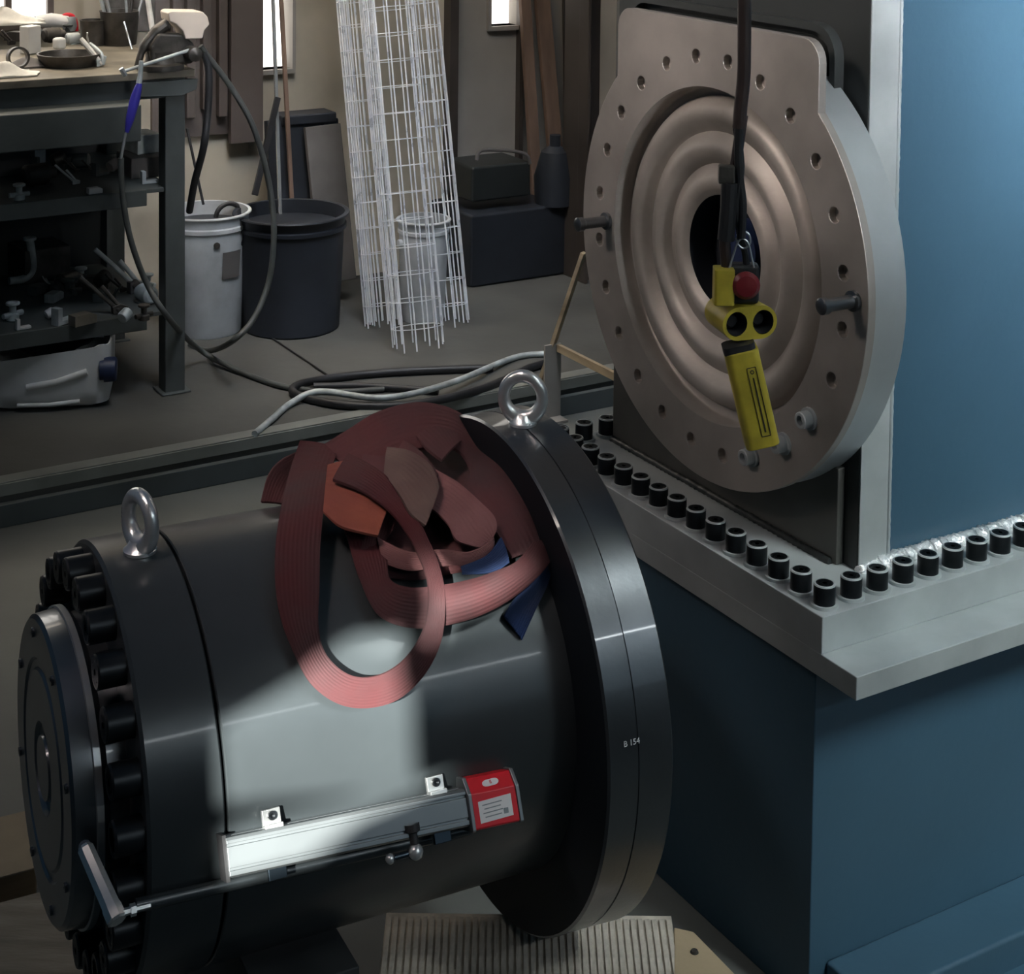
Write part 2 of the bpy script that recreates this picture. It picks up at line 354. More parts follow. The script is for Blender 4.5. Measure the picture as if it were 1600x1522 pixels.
# ================================================================== PRESS
Cn = ondep(1285, 965, 2.30); TOPZ = Cn[2]
Bc = Cn + U*.144 + V*.087                               # bottom corner of the body on the table
press = empty('hydraulic_press', (Cn[0], Cn[1], LOW), 'blue-grey painted press with bolted table, standing right of the cylinder', 'machine')
TL, TV = 2.2, .765
TH = .054
mb = MB(); mb.box(Cn+U*TL/2+V*TV/2-Z*TH/2, U, V, Z, TL, TV, TH)
tag(mb.build('table_plate', 'edge', press, bevel=.0015, smooth=0), 'bare grey steel plate')
mb = MB(); mb.box(Cn+U*TL/2+V*(TV/2-.036)-Z*(TH+.017), U, V, Z, TL, TV+.072, .034)
mb.build('ledge_plate', 'edge', press, bevel=.0015, smooth=0)
cab0 = Cn+V*.02+U*.008
mb = MB(); zt = TOPZ-TH-.034; mb.box(cab0+U*TL/2+V*.36-Z*(cab0[2]-(zt+LOW)/2), U, V, Z, TL, .72, zt-LOW)
tag(mb.build('cabinet', 'paint', press, bevel=.002, smooth=0), 'blue painted cabinet under the table')
mb = MB(); pf = cab0.copy(); pf[2] = LOW
mb.box(pf+U*(TL/2+.03)-V*.05+Z*.035, U, V, Z, TL, .10, .07); mb.build('plinth', 'paint', press, bevel=.006, smooth=0)
mb = MB(); mb.box(pf+U*(TL/2+.03)-V*.12+Z*.010, U, V, Z, TL, .06, .02); mb.build('base_flange', 'paint', press, bevel=.003, smooth=0)
# body
BV, BH = .65, 1.9
mb = MB(); mb.box(Bc+U*.028+V*BV/2+Z*BH/2, U, V, Z, .056, BV, BH)
tag(mb.build('front_plate', 'paint_dark', press, bevel=.002, smooth=0), 'dark plate carrying the round disc')
mb = MB(); mb.box(Bc+U*(.056+.8)+V*(BV/2+.004)+Z*BH/2, U, V, Z, 1.6, BV-.008, BH); mb.build('side_panel', 'paint', press, smooth=0)
mb = MB(); mb.box(Bc+U*.0285-V*.0015+Z*BH/2, U, V, Z, .055, .002, BH)
tag(mb.build('plate_edge', 'edge', press, smooth=0), 'bare steel edge of the front plate')
# frame of the upper opening on the front plate
def rrect(a0, a1, b0, b1, r, n=6):
    out = []
    for (cx_, cy_, s) in ((a1-r, b0+r, -90), (a1-r, b1-r, 0), (a0+r, b1-r, 90), (a0+r, b0+r, 180)):
        for k in range(n+1):
            t = math.radians(s+90*k/n); out.append((cx_+r*math.cos(t), cy_+r*math.sin(t)))
    return out
def fz(x, y, off=0): q = onplane(x, y, Bc-U*off, U); return (q-Bc)@V, q[2]-Bc[2]
v1, z1 = fz(1320, 40)
for k, (ins, th) in enumerate(((0, .018), (.022, .03), (.046, .04))):
    pa = rrect(v1+ins, .60-ins, .30, z1-ins, .05); mb = MB()
    pb = rrect(v1+ins+.012, .60-ins-.012, .30, z1-ins-.012, .042)
    n = len(pa); P0 = Bc
    vs = []
    for poly, t in ((pa, 0), (pa, th), (pb, th), (pb, 0)): vs += [P0+V*q[0]+Z*q[1]-U*t for q in poly]
    fs = [(r_*n+i, r_*n+(i+1) % n, (r_+1)*n+(i+1) % n, (r_+1)*n+i) for r_ in range(3) for i in range(n)]
    mb.add(vs, fs); mb.build('opening_frame', 'paint_dark', press)
# weld beads
def bead(p0, p1, r, m='weld', amp=.25, parent=press, step=.006, name='weld_bead', flat=1):
    p0 = np.asarray(p0); p1 = np.asarray(p1); L = np.linalg.norm(p1-p0); n = max(4, int(L/step)); pts = []; rr = []
    for i in range(n+1):
        pts.append(p0+(p1-p0)*i/n+np.array([random.uniform(-1, 1)*r*.12 for _ in range(3)])); rr.append(r*(1+amp*(1 if i % 2 else -1)*random.uniform(.4, 1)))
    mb = MB(); mb.tube(pts, rr, 8); return mb.build(name, m, parent, smooth=60)
bead(Bc+U*.060-V*.001, Bc+U*.060-V*.001+Z*BH, .0035, 'edge', .04)
bead(Bc+U*.035-V*.004+Z*.004, Bc+U*1.5-V*.004+Z*.004, .013, amp=.16, step=.0045)
bead(Bc+U*.0-V*.002+Z*.002, Bc+U*.06-V*.004+Z*.003, .009)
bead(Bc+U*.35-V*.012+Z*.003, Bc+U*1.5-V*.012+Z*.003, .009, 'weld')
# table bolts: socket head cap screws
def socket_bolt_mesh(r, h, m='black', n=24):
    hr = r*.66; mb = MB()
    mb.lathe((0, 0, 0), Z, [(0, r*.96), (0, r), (h*.93, r), (h, r*.93), (h, hr*1.08)], n)
    # hex socket
    vs = []; 
    for z_, rr in ((h, hr), (h*.35, hr)):
        for i in range(6): a_ = math.pi/3*i; vs.append((rr*math.cos(a_), rr*math.sin(a_), z_))
    k = len(mb.v); mb.add(vs, [(i, (i+1) % 6, 6+(i+1) % 6, 6+i) for i in range(6)]+[(6, 7, 8, 9, 10, 11)])
    base = k-n                                           # last lathe ring -> hexagon
    for i in range(n): mb.f.append((base+i, base+(i+1) % n, k+((i+1)*6//n) % 6, k+(i*6//n) % 6) if (i*6//n) % 6 != ((i+1)*6//n) % 6 else (base+i, base+(i+1) % n, k+(i*6//n) % 6))
    return mb
proto = None
def place(proto, kids, M_, parent):
    o = proto.copy(); C.objects.link(o); o.parent = parent; o.matrix_local = M_
    for k in kids:
        c_ = k.copy(); C.objects.link(c_); c_.parent = o; c_.matrix_local = k.matrix_local
    return o
BR, BHH = .0158, .033
bolt = socket_bolt_mesh(BR, BHH).build('bolt', 'black', press, origin=Cn); bolt.location = (0, 0, 0)
for vt in bolt.data.vertices: vt.co += Vector(Cn)
wmb = MB(); wmb.lathe((0, 0, 0), Z, [(0, BR*1.28), (.0045, BR*1.25), (.0045, BR*.9)], 24)
wash = wmb.build('washer', 'edge', bolt, origin=(0, 0, 0)); wash.location = (0, 0, 0)
edge_ring = MB(); edge_ring.lathe((0, 0, 0), Z, [(BHH*.94, BR*1.004), (BHH*1.006, BR*.94), (BHH*1.006, BR*.80)], 24)
er = edge_ring.build('chamfer', 'edge', bolt, origin=(0, 0, 0)); er.location = (0, 0, 0)
T0 = Vector(Cn)-Vector(press.location)
def bolt_at(p):
    global bolt
    M_ = Matrix.Translation(Vector(p)-Vector(parent_world(press))) @ Matrix.Rotation(random.random()*6, 4, 'Z')
    place(bolt, [wash, er], M_, press)
# put the first bolt itself at the corner
for vt in bolt.data.vertices: pass
ins = .027; sp = .0505
first = Cn+U*ins+V*ins+Z*0
# bring prototype mesh back to its own origin
for vt in bolt.data.vertices: vt.co -= Vector(Cn)
zmin = min(vt.co.z for vt in bolt.data.vertices)
offs = Vector(((max(v_.co.x for v_ in bolt.data.vertices)+min(v_.co.x for v_ in bolt.data.vertices))/2, (max(v_.co.y for v_ in bolt.data.vertices)+min(v_.co.y for v_ in bolt.data.vertices))/2, zmin))
for vt in bolt.data.vertices: vt.co -= offs
bolt.location = Vector(first+Z*.0003)-Vector(parent_world(press))
for i in range(1, 24): bolt_at(first+U*sp*i+Z*.0003)
for i in range(1, 15): bolt_at(first+V*sp*i+Z*.0003)
for i in range(1, 6): bolt_at(first+V*(TV-2*ins)+U*sp*(i-.9)+Z*.0003)

# the machined disc plate
OFF = .08
Pd = Bc-U*OFF+V*.270+Z*(.429)                            # disc centre on its front plane
RO, RBc, = .366, .316
def dz(x, y): q = onplane(x, y, Pd, U); return (q-Pd)@V, (q-Pd)[2]
tl = dz(966, 12); tr = dz(1281, 60)
# outline: circle with rectangular tab
import bmesh
def plate_outline():
    pts = []; vr, vl = tr[0], tl[0]; zt = (tl[1]+tr[1])/2
    ar = math.asin(min(.99, -vr/RO)); al = math.asin(min(.99, vl/RO))
    # angle measured from +Z towards -V (right in the picture)
    n = 96
    for i in range(n+1):
        t = ar+(2*math.pi-al-ar)*i/n; pts.append((-RO*math.sin(t), RO*math.cos(t)))
    r = .035
    for k in range(7): t = math.radians(180-90*k/6); pts.append((vl-r-r*math.cos(t)*1, zt-r+r*math.sin(t)))
    for k in range(7): t = math.radians(90-90*k/6); pts.append((vr+r-r*math.cos(t)*1, zt-r+r*math.sin(t)))
    return pts
po = plate_outline()
vl, vr = tl[0], tr[0]; zt = (tl[1]+tr[1])/2; r = .035
po = po[:97]
po += [(vl-r+r*math.cos(math.radians(a_)), zt-r+r*math.sin(math.radians(a_))) for a_ in range(0, 91, 15)]
po += [(vr+r+r*math.cos(math.radians(a_)), zt-r+r*math.sin(math.radians(a_))) for a_ in range(90, 181, 15)]
RC = .268                                                # recess radius
bm = bmesh.new()
def ring2(pts, off, close=True):
    vs = [bm.verts.new(tuple(Pd+V*a_+Z*b_+U*off)) for a_, b_ in pts]
    return vs, [bm.edges.new((vs[i], vs[(i+1) % len(vs)])) for i in range(len(vs))]
circ = lambda cx_, cy_, r_, n: [(cx_+r_*math.cos(2*math.pi*k/n), cy_+r_*math.sin(2*math.pi*k/n)) for k in range(n)]
ov, oe = ring2(po, 0); edges = list(oe)
iv, ie = ring2(circ(0, 0, RC, 96), 0); edges += ie
skip = set(); hv = []
holes_ang = [15*k+7.5*0 for k in range(24)]
present = [k for k in range(24) if k not in ()]
HA = [0, 15, 30, 45, 60, 75, 90-15*0, 105, 120, 135, 150, 165, 180, 195, 210, 225, 240, 255, 270, 285, 300, 315, 330, 345]
plugged = []
for a_ in HA:
    t = math.radians(a_+7); cxh, cyh = RBc*math.cos(t), RBc*math.sin(t)
    h1, e1_ = ring2(circ(cxh, cyh, .0118, 14), 0); hv.append(h1); edges += e1_
res = bmesh.ops.triangle_fill(bm, use_beauty=True, use_dissolve=False, edges=edges)
bm.faces.ensure_lookup_table()
# remove faces lying inside the recess or holes
def inside(f):
    c_ = f.calc_center_median(); q = np.array(c_)-Pd; a_, b_ = q@V, q[2]
    if math.hypot(a_, b_) < RC*.998 and all((math.hypot(np.dot(np.array(v_.co)-Pd, V), (v_.co.z-Pd[2])) < RC*1.001) for v_ in f.verts): return True
    for an in HA:
        t = math.radians(an+7)
        if math.hypot(a_-RBc*math.cos(t), b_-RBc*math.sin(t)) < .0112 : return True
    return False
bmesh.ops.delete(bm, geom=[f for f in bm.faces if inside(f)], context='FACES_ONLY')
def wallring(vs, depth, cap=False):
    nv = [bm.verts.new(tuple(np.array(v_.co)+U*depth)) for v_ in vs]; k = len(vs)
    for i in range(k): bm.faces.new((vs[i], vs[(i+1) % k], nv[(i+1) % k], nv[i]))
    if cap: bm.faces.new(nv)
    return nv
wallring(ov, .014)
for h1 in hv: wallring(h1, .0125, True)
bmesh.ops.recalc_face_normals(bm, faces=bm.faces)
me = bpy.data.meshes.new('disc_plate')
for v_ in bm.verts: v_.co -= Vector(parent_world(press))
bm.to_mesh(me); bm.free(); me.materials.append(MT['disc'])
dp = bpy.data.objects.new('disc_plate', me); C.objects.link(dp); dp.parent = press
dp['label'] = 'machined steel disc plate with square top tab and bolt holes'
bv = dp.modifiers.new('bevel', 'BEVEL'); bv.width = .002; bv.segments = 2; bv.limit_method = 'ANGLE'; bv.angle_limit = math.radians(50)
# square foot of the machined plate down to the table
lo = .014; PL = Bc-U*lo
vL = (onplane(958, 640, PL, U)-Bc)@V; vR = .03; zT = onplane(958, 560, PL, U)[2]-Bc[2]
mb = MB(); mb.box(Bc-U*(lo+.001)/2+V*(vL+vR)/2+Z*(zT/2+.0005), U, V, Z, lo, vL-vR, zT)
tag(mb.build('plate_foot', 'discfoot', press, bevel=.002, smooth=0), 'dull grey square foot of the disc plate')
bead(Bc-U*(lo+.004)+V*(vR+.01)+Z*.003, Bc-U*(lo+.004)+V*(vL-.005)+Z*.003, .006, 'paint_dark', .2)
# drum behind the plate
mb = MB(); mb.lathe(Pd+U*.0145, U, [(0, .30), (.000, RO-.004), (.060, RO-.002), (.064, RO-.010), (.064, .2)], 96)
tag(mb.build('disc_drum', 'drum', press), 'bright turned drum behind the disc plate')
# dished centre, lathe profile
prof = [(0, RC), (.030, RC-.0005), (.034, RC-.004), (.034, RC-.016), (.024, RC-.022), (.014, RC-.030), (.010, RC-.042), (.013, RC-.056), (.024, RC-.066), (.028, RC-.074), (.022, RC-.084), (.014, RC-.094), (.013, RC-.106), (.022, RC-.118), (.031, RC-.126),
        (.030, RC-.136), (.022, RC-.146), (.018, RC-.158), (.024, .100), (.032, .0915)]
mb = MB(); mb.lathe(Pd, U, prof, 96)
tag(mb.build('dished_ring', 'discin', press, smooth=50), 'stepped and hollowed inner rings of the disc')
mb = MB(); mb.lathe(Pd, U, [(.030, .0915), (.0795, .0915), (.0795, 0)], 64)
tag(mb.build('bore', 'hole', press), 'dark round bore in the middle')
mb = MB(); mb.lathe(Pd+U*.058, U, [(0, 0), (0, .045), (.021, .05)], 32); mb.build('shaft', 'navy', press)
# two pins with rings screwed in the disc at the left and right
for (x0, y0, x1, y1) in ((949, 345, 897, 340), (1335, 470, 1276, 477)):
    a_, b_ = dz(x0, y0); q = Pd+V*a_+Z*b_
    mb = MB(); mb.lathe(q, -U, [(0, .015), (.006, .015), (.007, .0095), (.050, .0095), (.052, .012), (.062, .012), (.064, .008), (.064, 0)], 20)
    st = mb.build('pin', 'rim', press); st['label'] = 'steel pin standing out of the disc'
# a few screws left in the holes low right
for a_ in (285, 300, 315):
    t = math.radians(-(a_-180)+0); 
for (x, y) in ((1265, 654), (1225, 693), (1175, 712)):
    a_, b_ = dz(x, y); q = Pd+V*a_+Z*b_
    mb = MB(); mb.lathe(q, -U, [(0, .017), (.004, .017), (.004, .0125), (.018, .0125), (.019, .011), (.019, .007), (.010, .007), (.010, 0)], 20)
    mb.build('screw', 'edge', press)

# ================================================================== CYLINDER
P = A(-.02, 2.3, .4226); ca = 1.11237; CA = A(math.sin(ca), math.cos(ca), 0)
E1v = A(CA[1], -CA[0], 0)                                # towards the camera
RB, RF = .2592, .341
def cyl(l, r, th): th = math.radians(th); return P-CA*l+(E1v*math.cos(th)+Z*math.sin(th))*r
def bhit(x, y, h=0.):
    d = ray(x, y); d = d/np.linalg.norm(d); o_ = EYE-P; R_ = RB+h
    d2 = d-CA*(d@CA); o2 = o_-CA*(o_@CA); a_ = d2@d2; b_ = o2@d2; c_ = o2@o2-R_*R_; D_ = b_*b_-a_*c_
    t = (-b_-math.sqrt(D_))/a_ if D_ > 0 else -b_/a_
    return EYE+d*t
hc = empty('hydraulic_cylinder', (P[0]-CA[0]*.3, P[1]-CA[1]*.3, LOW), 'large dark steel hydraulic cylinder lying on wooden blocks in the foreground', 'cylinder')
mb = MB(); mb.lathe(P, -CA, [(0, .2), (0, RB), (.4535, RB), (.455, RB-.0015), (.455, .2)], 128)
tag(mb.build('barrel', 'barrel', hc), 'dark polished steel barrel')
mb = MB(); mb.lathe(P, -CA, [(.455, .2), (.457, .252), (.459, RB-.001), (.461, RB+.001), (.545, RB+.001), (.549, RB-.003), (.549, .1)], 128)
tag(mb.build('cylinder_head', 'barrel', hc), 'dark steel head ring at the left end')
mb = MB(); mb.lathe(P, CA, [(0, .2), (0, RF-.003)], 128); mb.build('flange_face', 'face', hc)
mb = MB(); mb.lathe(P, CA, [(0, RF-.003), (.003, RF), (.041, RF), (.0415, RF-.0015), (.0435, RF-.0015), (.044, RF), (.090, RF+.002), (.093, RF-.001), (.093, .1)], 160)
tag(mb.build('flange_rim', 'rim', hc), 'brushed grey rim of the big flange')
mb = MB(); mb.lathe(P, CA, [(.093, .1), (.094, .22), (.13, .22), (.132, .1)], 96); mb.build('spigot', 'face', hc)
# end cap
mb = MB(); RCp = .181
mb.lathe(P, -CA, [(.549, RCp-.005), (.572, RCp-.005), (.575, RCp), (.580, RCp+.003), (.585, RCp+.003), (.613, RCp), (.617, RCp-.005), (.617, .13), (.614, .127), (.614, .118), (.617, .115), (.617, .055), (.611, .052), (.611, .040), (.617, .038), (.617, 0)], 96)
tag(mb.build('end_cap', 'cap', hc), 'polished round end cap with grooves')
mb = MB(); mb.lathe(P, -CA, [(.580, RCp+.0035), (.581, RCp+.006), (.589, RCp+.006), (.590, RCp+.003)], 96, closed=True)
tag(mb.build('lip_ring', 'drum', hc), 'pale ring around the end cap')
# head bolts
hb = socket_bolt_mesh(.0205, .034).build('bolt', 'black', hc, origin=(0, 0, 0))
q = Vector((0, 0, 0))
zq = (-CA); rotz = Vector(zq).to_track_quat('Z', 'Y').to_matrix().to_4x4()
NB = 24
for i in range(NB):
    th = 360/NB*i+7; p_ = cyl(.549, .2315, th)
    M_ = Matrix.Translation(Vector(p_)-Vector(parent_world(hc))) @ rotz @ Matrix.Rotation(random.random()*6, 4, 'Z')
    if i == 0: hb.matrix_local = M_
    else:
        o = hb.copy(); C.objects.link(o); o.parent = hc; o.matrix_local = M_
# small cap screws on the end face
cs = socket_bolt_mesh(.006, .003).build('cap_screw', 'cap', hc, origin=(0, 0, 0))
for i in range(8):
    p_ = cyl(.617, .16, 45*i+20); M_ = Matrix.Translation(Vector(p_)-Vector(parent_world(hc))) @ rotz
    if i == 0: cs.matrix_local = M_
    else: o = cs.copy(); C.objects.link(o); o.parent = hc; o.matrix_local = M_
# eyebolts
def eyebolt(base, nrm, plane_dir, R_, r_, label, col=.02):
    nrm = nrm/np.linalg.norm(nrm); mb = MB()
    mb.lathe(base, nrm, [(0, 0), (0, R_*.66), (R_*.13, R_*.68), (R_*.24, R_*.55), (R_*.5, R_*.40)], 28)
    cen = base+nrm*(R_*1.28); e = np.asarray(plane_dir, float); e = e-nrm*(e@nrm); e /= np.linalg.norm(e)
    n = 40; k = 14; vs = []; fs = []; ax = np.cross(nrm, e)
    for i in range(n):
        t = 2*math.pi*i/n; rad = nrm*math.sin(t)+e*math.cos(t)*.92; wdt = r_*(1+.25*max(0, -math.sin(t)))
        for j in range(k):
            s_ = 2*math.pi*j/k; vs.append(cen+rad*(R_+wdt*math.cos(s_)*1.0)*1.0+ax*wdt*.9*math.sin(s_))
    for i in range(n):
        for j in range(k): fs.append((i*k+j, i*k+(j+1) % k, ((i+1) % n)*k+(j+1) % k, ((i+1) % n)*k+j))
    mb.add(vs, fs); ob = mb.build('eyebolt', 'galv', hc, origin=base, smooth=50); ob['label'] = label; return ob
b1 = bhit(822, 655, RF-RB); b2 = bhit(213, 858, 0)
# put them on the surface
def onsurf(x, y, l, R_):
    best = None
    for k in range(0, 1800):
        th = k/10; p_ = cyl(l, R_, th); q = p_-EYE; z_ = q@Fw; X_ = CX+FPX*(q@Rt)/z_; Y_ = CY+FPX*(q@Dn)/z_
        e_ = abs(Y_-y)+abs(X_-x)*.5+(50 if (p_-P+CA*l)@(EYE-p_) < 0 else 0)
        if best is None or e_ < best[0]: best = (e_, th, X_, Y_)
    return best
bA = onsurf(822, 662, -.046, RF); bB = onsurf(216, 862, .497, RB)
print('EYE', bA, bB)
eyebolt(cyl(-.046, RF, bA[1]), Z*1.+E1v*.0, CA*.80+E1v*.60, .030, .0092, 'large bright eyebolt on top of the flange rim')
eyebolt(cyl(.497, RB, bB[1]), Z*1., CA*.28+E1v*.96, .0315, .0100, 'bright eyebolt on the head ring')

# position sensor along the barrel
def ang_of(p_): q = p_-P; q = q-CA*(q@CA); return math.degrees(math.atan2(q[2], q@E1v)), -((p_-P)@CA)
s0, l0 = ang_of(bhit(352, 1340, .024)); s1, l1 = ang_of(bhit(725, 1263, .024))
print('SENS', s0, l0, s1, l1)
sa = (s0+s1)/2; th = math.radians(sa); SN = E1v*math.cos(th)+Z*math.sin(th); SD = np.cross(CA, SN); SD = SD if SD[2] > 0 else -SD
ro = math.radians(24); SN2 = SN*math.cos(ro)+SD*math.sin(ro); SD2 = SD*math.cos(ro)-SN*math.sin(ro)
S0 = P+SN*(RB+.022)
SLP = RB*math.radians(s1-s0)/(l0-l1)                     # the profile is not quite parallel to the barrel
def sp_(l, a_, b_): return S0-CA*l+SD*SLP*((l0+l1)/2-l)+SD2*a_+SN2*b_
CS = CA+SD*SLP; CS = CS/np.linalg.norm(CS)
hh, tt = .021, .015
poly = [(-hh, -tt), (-hh, tt*.5), (-hh+.003, tt), (-hh+.008, tt), (-hh+.008, tt-.002), (-hh+.011, tt-.002), (-hh+.011, tt), (hh*.55, tt), (hh*.55, tt-.003), (hh*.7, tt-.003), (hh*.7, tt), (hh-.003, tt), (hh, tt-.003), (hh, .004), (hh-.003, .004), (hh-.003, -.003), (hh, -.003), (hh, -tt)]
mb = MB(); mb.prism(sp_(l0, 0, 0), SD2, SN2, CS, poly, l0-l1)
sr = mb.build('linear_sensor', 'alu', hc, bevel=.0006, smooth=0); sr['label'] = 'silver extruded position sensor along the barrel'
mb = MB(); mb.prism(sp_(l0+.004, 0, 0), SD2, SN2, CS, [(-.024, -.013), (-.024, .012), (.024, .012), (.024, -.013)], .0045); mb.build('end_plug', 'rubber', sr)
lh = l1-.064
hp = [(-.026, -.016), (-.026, .016), (-.024, .019), (.014, .019), (.031, .008), (.031, -.016)]
mb = MB(); mb.prism(sp_(l1-.004, 0, 0), SD2, SN2, CS, hp, .060)
hd = mb.build('sensor_head', 'red', sr, bevel=.0012, smooth=0); hd['label'] = 'bright red plastic sensor head'
hp2 = [(a_*1.05, b_*1.06) for a_, b_ in hp]
for l_ in (l1, l1-.064):
    mb = MB(); mb.prism(sp_(l_, 0, 0), SD2, SN2, CS, hp2, .005); mb.build('sensor_end_plate', 'alu', sr, bevel=.001, smooth=0)
# label on the head
lc = sp_(l1-.034, -.006, .0193)
mb = MB(); mb.box(lc, CA, SD2, SN2, .044, .024, .0008); mb.build('label_plate', 'label', sr, smooth=0)
for k in range(4):
    mb = MB(); mb.box(lc+SD2*(.007-.0045*k)-CA*.004+SN2*.0006, CA, SD2, SN2, .026-.004*(k % 2), .0012, .0004); mb.build('print_line', 'greyink', sr, smooth=0)
mb = MB(); mb.box(lc+CA*.013-SD2*.005+SN2*.0006, CA, SD2, SN2, .006, .006, .0004); mb.build('print_mark', 'greyink', sr, smooth=0)
e_t = (SN2*.017-SD2*.011)*-1; e_t = (np.array(SD2)*.017-np.array(SN2)*.011); e_t = e_t/np.linalg.norm(e_t); n_t = np.cross(CA, e_t); n_t = n_t if n_t@SN2 > 0 else -n_t
lt = sp_(l1-.034, .0225, .0138)
mb = MB(); mb.prism(lt, CA, e_t, n_t, [(x_+.006*math.cos(math.radians(a_)), .004*math.sin(math.radians(a_))) for x_, rng in ((.005, range(-90, 91, 30)), (-.005, range(90, 271, 30))) for a_ in rng], .0008); mb.build('badge', 'label', sr, smooth=0)
text_mesh('II', .006, 'badge_mark', 'red', sr, lt+n_t*.0011, CA, e_t, n_t)
# brackets holding the profile
for (x, y) in ((424, 1290), (680, 1222)):
    a_, l_ = ang_of(bhit(x, y, .01)); 
    mb = MB(); mb.box(sp_(l_, hh+.009, -.002), CA, SD2, SN2, .022, .020, .006); mb.box(sp_(l_, hh+.001, .004), CA, SD2, SN2, .022, .006, .010)
    br = mb.build('bracket', 'chrome', sr, bevel=.001, smooth=0)
    mb = MB(); mb.lathe(sp_(l_, hh+.012, .001), SN2, [(0, .005), (.004, .005), (.004, .003), (.002, 0)], 12); mb.build('bracket_screw', 'black', sr)
    mb = MB(); mb.box(sp_(l_, -hh-.006, -.002), CA, SD2, SN2, .022, .014, .006); mb.build('bracket', 'steel_dark', sr, bevel=.001, smooth=0)
# rod end joint with ball
j0 = sp_(ang_of(bhit(596, 1318, .03))[1], -.034, .012); l_j = ang_of(bhit(596, 1318, .03))[1]; l_k = ang_of(bhit(635, 1305, .03))[1]
mb = MB(); mb.lathe(sp_(l_j, -.036, .014), CA, [(0, 0), (0, .005), (.006, .0055), (.008, .0035), (l_j-l_k-.006, .0035), (l_j-l_k-.005, .0055), (l_j-l_k, .006)], 14)
jr = mb.build('joint_rod', 'steel_dark', hc); jr['label'] = 'short ball joint rod below the sensor'
mb = MB(); cb = sp_(l_k-.003, -.034, .016)
mb.lathe(cb-CA*.0095, CA, [(.0095-.0095*math.cos(math.pi*i/10), .0095*math.sin(math.pi*i/10)) for i in range(11)], 20); mb.build('ball', 'chrome', jr)
mb = MB(); mb.lathe(cb-SD2*.0, SD2, [(0, .005), (.020, .005), (.022, .009), (.030, .009)], 14); mb.build('joint_pin', 'rubber', jr)
mb = MB(); mb.lathe(sp_(l_j+.003, -.036, .014)-CA*0, CA, [(.006-.006*math.cos(math.pi*i/8), .006*math.sin(math.pi*i/8)) for i in range(9)], 16); mb.build('ball', 'chrome', jr)
# dark conduit running low along the barrel
a0, ll0 = ang_of(bhit(215, 1424, .018)); a1, ll1 = ang_of(bhit(735, 1300, .012)); aa = (a0+a1)/2; print('COND', a0, a1)
mb = MB(); mb.tube([cyl(ll0, RB+.009, a0), cyl((ll0+ll1)/2, RB+.008, aa), cyl(ll1, RB+.007, a1)], .0075, 12); o = mb.build('conduit', 'barrel', hc); o['label'] = 'thin steel pipe low along the barrel'
# bright bar fitting at the lower left
p0 = ondep(132, 1322, 1.80); p1 = ondep(184, 1440, 1.74)
mb = MB(); dd = p1-p0; L_ = np.linalg.norm(dd); mb.lathe(p0, dd, [(0, 0), (0, .007), (.004, .0095), (L_-.018, .0105), (L_-.014, .0115), (L_-.002, .0115), (L_, .009), (L_, 0)], 8)
o = mb.build('lever_bar', 'chrome', hc, smooth=20); o['label'] = 'bright chrome bar low at the left end'
mb = MB(); q0 = ondep(192, 1426, 1.745); mb.lathe(q0, CA, [(0, .004), (.008, .004), (.008, .0065), (.014, .0065), (.014, .003), (.03, .003)], 6); mb.build('nut', 'chrome', o, smooth=20)
mb = MB(); mb.tube([p0, cyl(.56, .20, -28)], .007, 10); mb.build('bar_stub', 'steel_dark', o)
# stamped figures on the rim
def rimtext(x, y, body, size, l_off):
    b_ = onsurf(x, y, -l_off, RF+.0006); th = math.radians(b_[1]); n_ = E1v*math.cos(th)+Z*math.sin(th); up = np.cross(CA, n_); up = up if up[2] > 0 else -up
    o = text_mesh(body, size, 'stamped_mark', 'label', hc, cyl(-l_off, RF+.0022, b_[1]), CA, up, n_); o['label'] = 'pale stamped marking on the rim'
rimtext(985, 1160, 'B 154', .010, .033)

# wooden supports
def wblock(name, c, ax, sx, sy, sz, m, label, cat='wood block', grooves=0, tilt=0):
    ax = np.asarray(ax, float); ax /= np.linalg.norm(ax); ay = A(-ax[1], ax[0], 0); mb = MB(); mb.box(c, ax, ay, Z, sx, sy, sz)
    o = mb.build(name, m, None, A(c[0], c[1], c[2]-sz/2), bevel=.004, smooth=0); tag(o, label, cat); return o, ax, ay
zp = P[2]-RF-.001                                        # top of the pallet under the flange
pc = P+CA*.046; pal = empty('pallet', (pc[0], pc[1], LOW), 'grooved wooden pallet carrying the flange end of the cylinder', 'pallet')
bk = onz(1040, 1436, zp); ftY = onz(800, 1700, zp)[1]; D_ = bk[1]-ftY
xr = lambda Yv: onz(1055, 1450, zp)[0]
W_ = .40; nG = 40; X0, Y0 = onz(1052, 1450, zp)[0], bk[1]
EX, EY = A(1., 0, 0), A(0, 1., 0)
mb = MB(); mb.box(A(X0-W_/2, Y0-D_/2+.012, zp-.0128), EX, EY, Z, W_, D_, .018)
deck = tag(mb.build('deck_board', 'ply', pal, smooth=0), 'deck board with fine lengthwise ribs')
mb = MB(); xx = X0-W_*.5/nG; mb.box(A(xx, Y0-D_/2, zp-.002), EX, EY, Z, W_/nG*.62, D_, .004); rib = mb.build('rib', 'ply', deck, smooth=0)
for k in range(1, nG):
    o = rib.copy(); C.objects.link(o); o.parent = deck; o.location = rib.location-Vector((W_*k/nG, 0, random.uniform(0, .0008)))
pg = [onz(x, y, zp) for x, y in ((1053, 1449), (1084, 1456), (1215, 1590), (1215, 1690), (1053, 1700))]
O_ = A(X0+.002, Y0, zp-.03); mb = MB(); mb.prism(O_, EX, EY, Z, [((q_-O_)[0], (q_-O_)[1]) for q_ in pg], .0305); mb.build('edge_board', 'wood', pal, bevel=.002, smooth=0)
